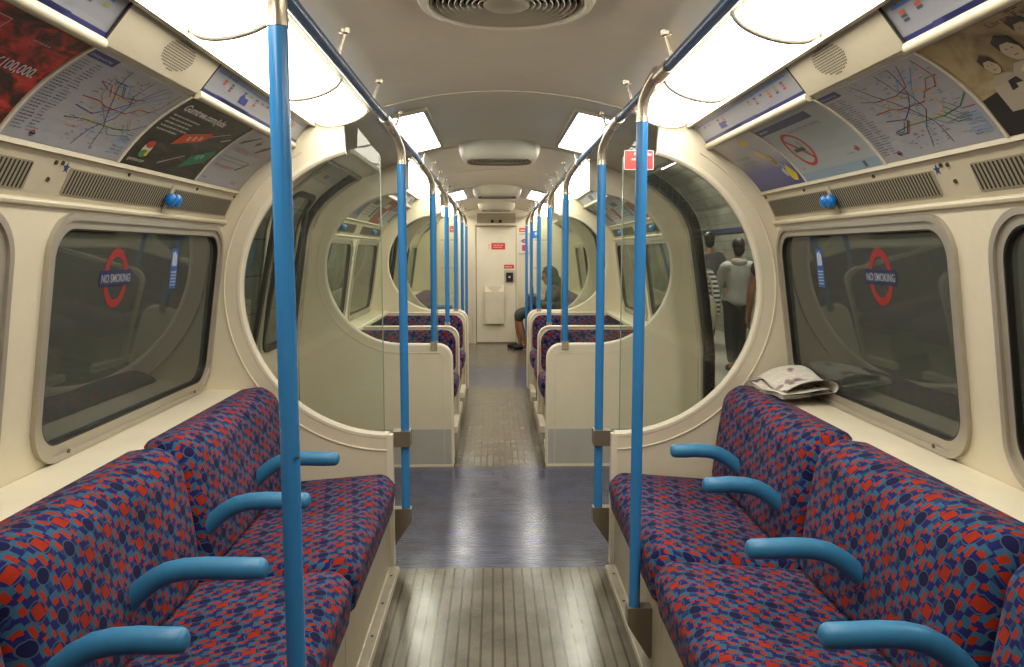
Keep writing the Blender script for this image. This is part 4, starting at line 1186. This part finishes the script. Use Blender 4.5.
# white strip with notices between the left bay windows
for s in (-1, 1):
    mpw = plane_map(W0, W1, s)
    sh = Sheet((lambda u, t, d: mpw(6.59+u, .04+t, d+.001)) if s < 0 else (lambda u, t, d: mpw(6.69-u, .04+t, d+.001)), .10, .66, ink('#dcd8cc'))
    sh.rect(.025, .54, .075, .62, '#5a5d62'); sh.rect(.035, .56, .065, .60, '#b9bbb8', 3); sh.rect(.02, .46, .08, .50, '#8a8c90')
    for k in range(3): sh.words(.02, .40-k*.02, .06, .005, '#9a9a98', seed=k)
    sh.build('pillar_notice', 'white upright strip with grey notices between the %s windows past the first doors' % LR(s), 'notice')

# ------------------------------------------------------------------ platform and tunnel outside
def outside():
    mb = MB(); mb.box(1.42, 4.3, -3, 32, -.25, -.10); struct(mb.build('floor', M['platform_floor'], smooth=False))
    prof = [(4.3, -.1), (4.3, 1.75), (4.15, 2.2), (3.7, 2.75), (2.9, 3.15), (2.0, 3.2), (1.4, 3.0)]
    mb = MB()
    for i in range(len(prof)-1):
        p, q = prof[i], prof[i+1]
        mb.grid(lambda u, t: (p[0]+(q[0]-p[0])*t, -3+35*u, p[1]+(q[1]-p[1])*t), 1, 1)
    mb.add([(1.2, 32, -.25), (4.4, 32, -.25), (4.4, 32, 3.3), (1.2, 32, 3.3)], [(0, 1, 2, 3)])
    struct(mb.build('wall_platform', M['tiles'], recalc=False, smooth=False))
    mb = MB(); mb.box(4.27, 4.29, -3, 32, 1.75, 1.98)
    struct(mb.build('trim_10', ink('#2c3350'), smooth=False))
    mb = MB(); mb.grid(lambda u, t: (-1.75-.25*math.sin(PI*t), -3+36*u, -.6+3.2*t), 1, 12)
    for z in (.35, .55, .75, .95, 1.3): mb.tube([(-1.95, -3, z), (-1.95, 33, z)], .03, 8)
    struct(mb.build('wall_tunnel', M['tunnel'], recalc=False))
    for k, y in enumerate((5.2, 8.6, 12.0)):       # posters on the platform wall
        e = thing('platform_poster', (4.2, y, 1.1), 'framed poster on the platform wall seen through the open doors, %s along' % ['first', 'second', 'third'][k], 'poster', 'platform wall posters')
        m = MB(); m.box(4.27, 4.295, y-.75, y+.75, .55, 1.6); m.build('frame', M['dark_metal'], e, smooth=False)
        m = MB(); m.box(4.262, 4.271, y-.69, y+.69, .61, 1.54); m.build('print', ink(['#6d7068', '#8a8578', '#5a6468'][k]), e, smooth=False)
    for k, y in enumerate((2.0, 6.0, 10.0, 14.0, 18.0)):
        e = thing('platform_lamp', (3.0, y, 2.95), 'ceiling strip lamp over the platform outside, %s along' % ['first', 'second', 'third', 'fourth', 'fifth'][k], 'light', 'platform lamps')
        m = MB(); m.box(2.9, 3.1, y-.8, y+.8, 2.94, 3.02); m.build('casing', M['cream_trim'], e, smooth=False)
        m = MB(); m.box(2.92, 3.08, y-.78, y+.78, 2.925, 2.94); m.build('tube_cover', M['platform_lamp'], e, smooth=False)
outside()

# ------------------------------------------------------------------ people
def skin_mesh(chains, sub=2, vox=None, extra=None):
    """chains: list of lists of (x, y, z, r). A chain whose first point repeats an existing point joins there."""
    pts = []; rad = []; ed = []
    def idx(p):
        for i, q in enumerate(pts):
            if (Vector(q)-Vector(p[:3])).length < 1e-5: return i
        pts.append(tuple(p[:3])); rad.append(p[3] if isinstance(p[3], tuple) else (p[3], p[3])); return len(pts)-1
    for ch in chains:
        k = [idx(p) for p in ch]; ed += list(zip(k[:-1], k[1:]))
    me = bpy.data.meshes.new('s'); me.from_pydata(pts, ed, [])
    ob = bpy.data.objects.new('s', me); COL.objects.link(ob)
    md = ob.modifiers.new('k', 'SKIN'); md.use_smooth_shade = True
    done = set()
    for i, r in enumerate(rad): me.skin_vertices[0].data[i].radius = r
    me.skin_vertices[0].data[0].use_root = True
    seen = {0}; 
    adj = {}
    for a, b in ed: adj.setdefault(a, []).append(b); adj.setdefault(b, []).append(a)
    for i in range(len(pts)):                            # one root per separate chain
        if i in done: continue
        me.skin_vertices[0].data[i].use_root = True
        st = [i]
        while st:
            j = st.pop()
            if j in done: continue
            done.add(j); st += adj.get(j, [])
    sb = ob.modifiers.new('u', 'SUBSURF'); sb.levels = sub; sb.render_levels = sub
    dg = bpy.context.evaluated_depsgraph_get(); dg.update()
    m2 = bpy.data.meshes.new_from_object(ob.evaluated_get(dg))
    bpy.data.objects.remove(ob); bpy.data.meshes.remove(me)
    bm = bmesh.new(); bm.from_mesh(m2)
    if extra: extra(bm)
    bm.to_mesh(m2); bm.free()
    if vox:
        ob = bpy.data.objects.new('r', m2); COL.objects.link(ob)
        rm = ob.modifiers.new('r', 'REMESH'); rm.mode = 'VOXEL'; rm.voxel_size = vox; rm.use_smooth_shade = True
        sm_ = ob.modifiers.new('m', 'SMOOTH'); sm_.iterations = 3; sm_.factor = .5
        dg = bpy.context.evaluated_depsgraph_get(); dg.update()
        m3 = bpy.data.meshes.new_from_object(ob.evaluated_get(dg))
        bpy.data.objects.remove(ob); bpy.data.meshes.remove(m2); m2 = m3
    m2.shade_smooth()
    return m2
def put(name, me, mat, parent, xf):
    me.materials.clear(); me.materials.append(mat)
    me.transform(xf)
    o = bpy.data.objects.new(name, me); COL.objects.link(o); o.parent = parent; return o
def head_extra(c, k=1.0, pitch=0.0):
    """adds a head with face features; the face looks along -y of the local frame"""
    def f(bm):
        R = Matrix.Translation(Vector(c)) @ Matrix.Rotation(pitch, 4, 'X')
        def ell(o, rx, ry, rz, seg=18):
            bmesh.ops.create_uvsphere(bm, u_segments=seg, v_segments=12, radius=1, matrix=R @ Matrix.Translation(Vector(o)*k) @ Matrix.Diagonal((rx*k, ry*k, rz*k, 1)))
        ell((0, .012, .02), .074, .093, .092, 24); ell((0, -.018, -.045), .056, .066, .068)
        ell((0, -.088, -.012), .012, .020, .026, 10); ell((0, -.080, -.062), .024, .012, .009, 10); ell((0, -.068, -.098), .024, .018, .018, 10)
        ell((.072, .012, -.005), .010, .020, .032, 10); ell((-.072, .012, -.005), .010, .020, .032, 10)
        ell((.03, -.075, .032), .022, .012, .008, 10); ell((-.03, -.075, .032), .022, .012, .008, 10)
    return f
def hair_mesh(c, k=1.0, pitch=0.0, long=0.0):
    bm = bmesh.new()
    R = Matrix.Translation(Vector(c)) @ Matrix.Rotation(pitch, 4, 'X')
    bmesh.ops.create_uvsphere(bm, u_segments=24, v_segments=16, radius=1, matrix=R @ Matrix.Translation(Vector((0, .022, .03))*k) @ Matrix.Diagonal((.083*k, .098*k, .097*k, 1)))
    bmesh.ops.create_uvsphere(bm, u_segments=20, v_segments=12, radius=1, matrix=R @ Matrix.Translation(Vector((0, .055, -.03-long*.5))*k) @ Matrix.Diagonal((.074*k, .056*k, (.08+long*.5)*k, 1)))
    Ri = R.inverted()
    kill = [v for v in bm.verts if (Ri @ v.co).y < -.045*k and (Ri @ v.co).z < .055*k]
    bmesh.ops.delete(bm, geom=kill, context='VERTS')
    me = bpy.data.meshes.new('hair'); bm.to_mesh(me); bm.free(); me.shade_smooth(); return me
def eyes(c, k, parent, xf, pitch=0.0):
    bm = bmesh.new(); R = Matrix.Translation(Vector(c)) @ Matrix.Rotation(pitch, 4, 'X')
    for sx in (-1, 1):
        bmesh.ops.create_uvsphere(bm, u_segments=10, v_segments=8, radius=.011*k, matrix=R @ Matrix.Translation(Vector((sx*.03, -.077, .012))*k))
    me = bpy.data.meshes.new('eyes'); bm.to_mesh(me); bm.free(); me.shade_smooth()
    return put('eyes', me, M['eye'], parent, xf)
M['eye'] = new_mat('eye_dark', lin('#1c1512'), .2)
def hand_chains(w, d, side, curl=.5, k=1.0, palm_n=Vector((0, 0, -1))):
    """w wrist, d pointing direction, side unit vector towards the thumb, palm_n palm normal"""
    d = Vector(d).normalized(); side = Vector(side).normalized(); n = palm_n
    w = Vector(w); ch = []
    pal = w+d*.085*k
    ch.append([(*w, .026*k), (*(w+d*.04*k), (.034*k)), (*pal, .032*k)])
    for i, (o, l) in enumerate(((.03, .070), (.010, .080), (-.011, .074), (-.030, .058))):
        b = w+d*.07*k+side*o*k; p = w+d*.095*k+side*o*1.05*k
        q = p+(d*math.cos(curl)+n*math.sin(curl))*l*.42*k; r = q+(d*math.cos(curl*2)+n*math.sin(curl*2))*l*.32*k; t = r+(d*math.cos(curl*2.7)+n*math.sin(curl*2.7))*l*.26*k
        ch.append([(*b, .011*k), (*p, .0105*k), (*q, .0095*k), (*r, .0085*k), (*t, .007*k)])
    b = w+d*.03*k+side*.02*k; p = b+(d*.5+side*.8).normalized()*.035*k; q = p+(d*.85+side*.35+n*.3).normalized()*.03*k; t = q+(d+n*.4).normalized()*.024*k
    ch.append([(*b, .014*k), (*p, .012*k), (*q, .010*k), (*t, .008*k)])
    return ch
def standing(label, x, y, z, rot, H, jacket, trouser, jmat_hood=False, hair=True, stride=.12, arm_swing=.15, bare_arms=False, bag=None, group=None):
    """local frame: faces -y, origin between the feet"""
    e = thing('person', (x, y, z), label, 'person', group)
    k = H/1.75; xf = Matrix.Rotation(rot, 4, 'Z') @ Matrix.Scale(k, 4)
    L = []; hip = .92
    f1, f2 = (-.09, -stride, .07), (.09, stride*1.2, .10)
    legL = [(0, 0, .98, (.15, .11)), (-.09, -.0, .88, .088), (-.092, -stride*.75, .49, .062), (-.09, -stride*.55, .30, .055), (*f1, .042)]
    legR = [(0, 0, .98, (.15, .11)), (.09, .0, .88, .088), (.092, stride*.2, .50, .062), (.09, stride*.75, .30, .055), (*f2, .042)]
    feet = [[(*f1, .042), (f1[0], f1[1]-.02, .035, .04), (f1[0]-.01, f1[1]-.14, .028, .038), (f1[0]-.01, f1[1]-.19, .026, .026)],
            [(*f2, .042), (f2[0], f2[1]+.0, .055, .04), (f2[0]+.01, f2[1]-.12, .03, .038), (f2[0]+.01, f2[1]-.16, .026, .026)]]
    torso = [(0, 0, .98, (.15, .11)), (0, .01, 1.10, (.135, .10)), (0, .015, 1.25, (.150, .115)), (0, .01, 1.38, (.150, .10)), (0, .005, 1.47, (.07, .06)), (0, -.01, 1.54, .052), (0, -.015, 1.60, .055)]
    arms = []; hands = []
    for sx, sw in ((-1, arm_swing), (1, -arm_swing)):
        sh_ = (sx*.185, .01, 1.41); el = (sx*.235, .02+sw*.6, 1.13); wr = (sx*.235, -.02+sw*1.2-.03, .89)
        arms.append([(sx*.07, .012, 1.39, .075), (*sh_, .062), (*[(a+b)/2 for a, b in zip(sh_, el)], .050), (*el, .042), (*[(a+b)/2 for a, b in zip(el, wr)], .038), (*wr, .028)])
        hands += hand_chains(wr, (0, -.08, -1), (0, -1, 0), .35, palm_n=Vector((-sx, 0, 0)))
    c = (0, -.02, 1.655)
    thin = lambda ch, n: [(p[0], p[1], p[2], tuple(r*.86 for r in p[3]) if isinstance(p[3], tuple) else (p[3]*.88 if i < n else p[3])) for i, p in enumerate(ch)]
    body = skin_mesh([thin(torso, 5), thin(legL, 5), thin(legR, 5)]+feet+[thin(a, 3 if bare_arms else 5) for a in arms]+hands, 2, .012, head_extra(c))
    put('body', body, M['skin'], e, xf)
    g = .020
    def fat(ch, d): return [(p[0], p[1], p[2], tuple(r+d for r in p[3]) if isinstance(p[3], tuple) else p[3]+d) for p in ch]
    j = [fat([(0, 0, .84, (.17, .13)), (0, 0, .96, (.16, .125))]+torso[1:4]+[(0, .0, 1.46, (.085, .075))], g)]
    n_arm = 3 if bare_arms else 6
    for a in arms: j.append(fat(a[:n_arm], g+(.004 if not bare_arms else .008)))
    jk = put('jacket', skin_mesh(j, 2, .014), jacket, e, xf)
    put('trousers', skin_mesh([fat(legL[:], .016), fat(legR[:], .016)], 2, .014), trouser, e, xf)
    put('shoes', skin_mesh([fat(f[1:], .008) for f in feet], 2), M['black'], e, xf)
    if hair: put('hair', hair_mesh(c, 1, 0, .02), M['hair'], e, xf)
    if jmat_hood:
        put('hood', skin_mesh([[(-.10, .02, 1.46, .05), (0, .085, 1.44, .065), (.10, .02, 1.46, .05)]], 2), jacket, jk, xf)
    return e
M['grey_hoodie'] = worn('grey_hoodie', '#a2a29c', .9, amt=.12, scale=8)
M['dark_jacket'] = worn('dark_grey_jacket', '#5d5f60', .9, amt=.15, scale=8)
M['black_trousers'] = worn('black_trousers', '#191a1f', .9, amt=.15, scale=8)
M['dark_tee'] = worn('dark_tshirt', '#2c2c30', .9, amt=.15, scale=8)
M['maroon'] = worn('dark_maroon_coat', '#2b1a20', .9, amt=.2, scale=6)
M['bag_beige'] = worn('beige_bag_cloth', '#b5aa92', .9, amt=.12, scale=9)
M['bag_black'] = worn('black_bag_leather', '#1d1d22', .5, amt=.15, scale=9)
M['coat'] = worn('dark_olive_coat', '#33342f', .9, amt=.2, scale=9)
M['skirt'] = worn('dark_grey_skirt', '#3f403e', .9, amt=.15, scale=9)
def stripes():
    m = new_mat('striped_cloth', rough=.9); t = NT(m); b = t.n['Principled BSDF']
    g = t.node('ShaderNodeTexCoord'); sp = t.node('ShaderNodeSeparateXYZ'); t.l.new(g.outputs['Object'], sp.inputs[0])
    f = (S(t, sp.outputs[2])*(1/.05)).fract().lt(.5)
    t.l.new(t.mix(f, lin('#d0cdc4'), lin('#4a4d55')), b.inputs['Base Color']); return m
M['stripes'] = stripes()
PG = 'people walking on the platform outside'
standing('person in a pale grey hoodie and black trousers, dark hair, walking away on the platform', 3.06, 10.0, -.10, PI, 1.66, M['grey_hoodie'], M['black_trousers'], True, True, group=PG)
standing('taller person in a dark grey jacket walking away farthest along the platform', 3.45, 12.8, -.10, PI, 1.80, M['dark_jacket'], M['black_trousers'], group=PG)
e = standing('person in a striped top at the far edge of the open doorway on the platform', 2.15, 8.6, -.10, PI, 1.58, M['stripes'], M['dark_jacket'], group=PG)
standing('person in a dark t-shirt with bare forearms at the near side of the platform view', 2.64, 7.4, -.10, PI-.2, 1.74, M['dark_tee'], M['black_trousers'], bare_arms=True, group=PG)
standing('person in a dark maroon coat standing on the platform just outside the near right window', 2.15, 4.55, -.10, PI/2+.5, 1.68, M['maroon'], M['black_trousers'], stride=.03, arm_swing=.03, group=PG)
def shoulder_bag(x, y, z, mat, label, w=.34, h=.30, d=.14, top=.55, rot=0.0):
    e = thing('shoulder_bag', (x, y, z), label, 'bag')
    R = Matrix.Rotation(rot, 3, 'Z'); P = lambda a, b, c_: Vector((x, y, z))+R @ Vector((a, b, c_))
    m = MB()
    def sec(t, q):
        th = 2*PI*t; ph = -PI/2+PI*q
        cx_ = math.copysign(abs(math.cos(th))**.7, math.cos(th)); cy_ = math.copysign(abs(math.sin(th))**.7, math.sin(th))
        rr = abs(math.cos(ph))**.45*(1-.12*q)
        return P(w/2*cx_*rr, d/2*cy_*rr, h/2*math.sin(ph))
    m.grid(sec, 28, 14); bb = m.build('bag_body', mat, e)
    m = MB(); m.tube([P(-w*.38, 0, h*.38), P(-w*.30, 0, h*.38+top*.6), P(-w*.08, 0, h*.38+top*.97), P(w*.08, 0, h*.38+top*.97), P(w*.30, 0, h*.38+top*.6), P(w*.38, 0, h*.38)], .012, 8); m.build('strap', mat, bb)
shoulder_bag(2.20, 8.42, .74, M['bag_beige'], 'rounded beige shoulder bag carried by the striped person on the platform', .34, .42, .22, .30, .3)
shoulder_bag(2.0, 4.28, 1.0, M['bag_black'], 'black shoulder bag beside the person outside the near right window', .34, .30, .14, .32, 1.2)

def seated():
    """passenger on the end bench, facing the gangway (towards -x), leaning a little forward"""
    px, py = .80, 11.45
    e = thing('person', (px, py, 0), 'person in a dark hooded coat and skirt sitting far right, bag on lap', 'person')
    # local frame: faces -y; turned so that -y points to -x
    xf = Matrix.Rotation(-PI/2, 4, 'Z')
    hip = (0, .02, .53); 
    torso = [(*hip, (.18, .14)), (0, .04, .64, (.16, .13)), (0, .05, .78, (.175, .135)), (0, .04, .89, (.16, .11)), (0, -.0, .95, (.06, .06)), (0, -.03, .99, .055), (0, -.04, 1.02, .055)]
    legs = []; feet = []
    for sx, fy in ((-1, -.47), (1, -.40)):
        an = (sx*.09, fy+.02, .085)
        legs.append([(*hip, (.17, .13)), (sx*.10, -.10, .53, .085), (sx*.11, -.50, .52, .062), (sx*.10, (fy-.49)/2, .30, .052), (*an, .036)])
        feet.append([(*an, .036), (sx*.09, fy, .045, .038), (sx*.10, fy-.12, .03, .036), (sx*.10, fy-.18, .027, .026)])
    arms = []; hands = []
    for sx in (-1, 1):
        s_, el, wr = (sx*.19, .04, .88), (sx*.25, -.05, .65), (sx*.10, -.28, .66)
        arms.append([(sx*.06, .038, .885, .07), (*s_, .062), (*[(a+b)/2 for a, b in zip(s_, el)], .050), (*el, .044), (*[(a+b)/2 for a, b in zip(el, wr)], .038), (*wr, .028)])
        hands += hand_chains(wr, (-sx*.5, -.8, -.15), (0, -.2, 1), .5, palm_n=Vector((-sx, .3, -.1)))
    c = (0, -.055, 1.055)
    bo = put('body', skin_mesh([torso]+legs+feet+arms+hands, 2, .009, head_extra(c, 1.0, .35)), M['skin'], e, xf)
    def fat(ch, d): return [(p[0], p[1], p[2], tuple(r+d for r in p[3]) if isinstance(p[3], tuple) else p[3]+d) for p in ch]
    ct = put('coat', skin_mesh([fat(torso[:4], .028), fat([(0, .04, .89, (.16, .11)), (0, .01, .94, (.085, .08))], .02)]+[fat(a, .016) for a in arms], 2, .014), M['coat'], e, xf)
    put('skirt', skin_mesh([fat(l[:3], .03) + [(l[2][0], l[2][1]+.03, .38, .075)] for l in legs]+[[(-.05, -.2, .53, .09), (.05, -.2, .53, .09)], [(-.09, -.47, .47, .075), (.09, -.47, .47, .075)]], 2, .016), M['skirt'], e, xf)
    put('shoes', skin_mesh([fat(f[1:], .006) for f in feet], 2), M['black'], e, xf)
    eyes(c, 1.0, bo, xf, .35)
    put('hair', hair_mesh(c, 1.0, .35, .05), M['hair'], e, xf)
    # hood over the head: shell open towards the face
    bm = bmesh.new(); R = Matrix.Translation(Vector(c)) @ Matrix.Rotation(.35, 4, 'X')
    bmesh.ops.create_uvsphere(bm, u_segments=28, v_segments=18, radius=1, matrix=R @ Matrix.Translation((0, .035, .01)) @ Matrix.Diagonal((.112, .125, .135, 1)))
    bmesh.ops.create_uvsphere(bm, u_segments=24, v_segments=14, radius=1, matrix=R @ Matrix.Translation((0, .06, -.12)) @ Matrix.Diagonal((.13, .11, .12, 1)))
    Ri = R.inverted(); bmesh.ops.delete(bm, geom=[v for v in bm.verts if (Ri @ v.co).y < -.035], context='VERTS')
    me = bpy.data.meshes.new('hood'); bm.to_mesh(me); bm.free(); me.shade_smooth(); put('hood', me, M['coat'], ct, xf)
    for (x, y) in (): pass
    b = thing('handbag', (.52, 11.42, .60), 'black handbag with strap held on the lap of the seated passenger', 'bag')
    m = MB()
    prof = round_poly([(-.17, 0), (.17, 0), (.13, .20), (-.13, .20)], [.04, .04, .05, .05])
    m.prism([prof], lambda u, t, d: (.52+d, 11.42+u, .60+t), -.06, .06); bb = m.build('bag_body', M['bag_black'], b, angle=50)
    m = MB(); m.tube([(.52, 11.42-.11, .79), (.52, 11.42-.09, .87), (.52, 11.42, .91), (.52, 11.42+.09, .87), (.52, 11.42+.11, .79)], .010, 8); m.build('strap', M['bag_black'], bb)
    m = MB(); m.box(.452, .46, 11.38, 11.46, .68, .73); m.build('clasp', M['steel'], bb, smooth=False)
seated()

# ------------------------------------------------------------------ world, camera
w = bpy.data.worlds.new('World'); SC.world = w; w.use_nodes = True
w.node_tree.nodes['Background'].inputs[0].default_value = (.02, .022, .02, 1); w.node_tree.nodes['Background'].inputs[1].default_value = .3
cam = bpy.data.cameras.new('Camera'); co = bpy.data.objects.new('Camera', cam); COL.objects.link(co)
cam.sensor_width = 36; cam.lens = 790/1024*36; cam.clip_start = .02; cam.clip_end = 100
th = math.atan(81.5/790); ps = math.atan(18/790*math.cos(th))
co.location = (-.035, 0, 1.403); co.rotation_euler = (PI/2-th, 0, -ps)
SC.camera = co
SC.view_settings.view_transform = 'Standard'; SC.view_settings.look = 'None'
SC.view_settings.exposure = 0.0
SC.cycles.use_denoising = True
SC.cycles.max_bounces = 8; SC.cycles.diffuse_bounces = 4; SC.cycles.glossy_bounces = 4; SC.cycles.transparent_max_bounces = 16
SC.cycles.sample_clamp_indirect = 4.0
SC.cycles.caustics_reflective = False; SC.cycles.caustics_refractive = False
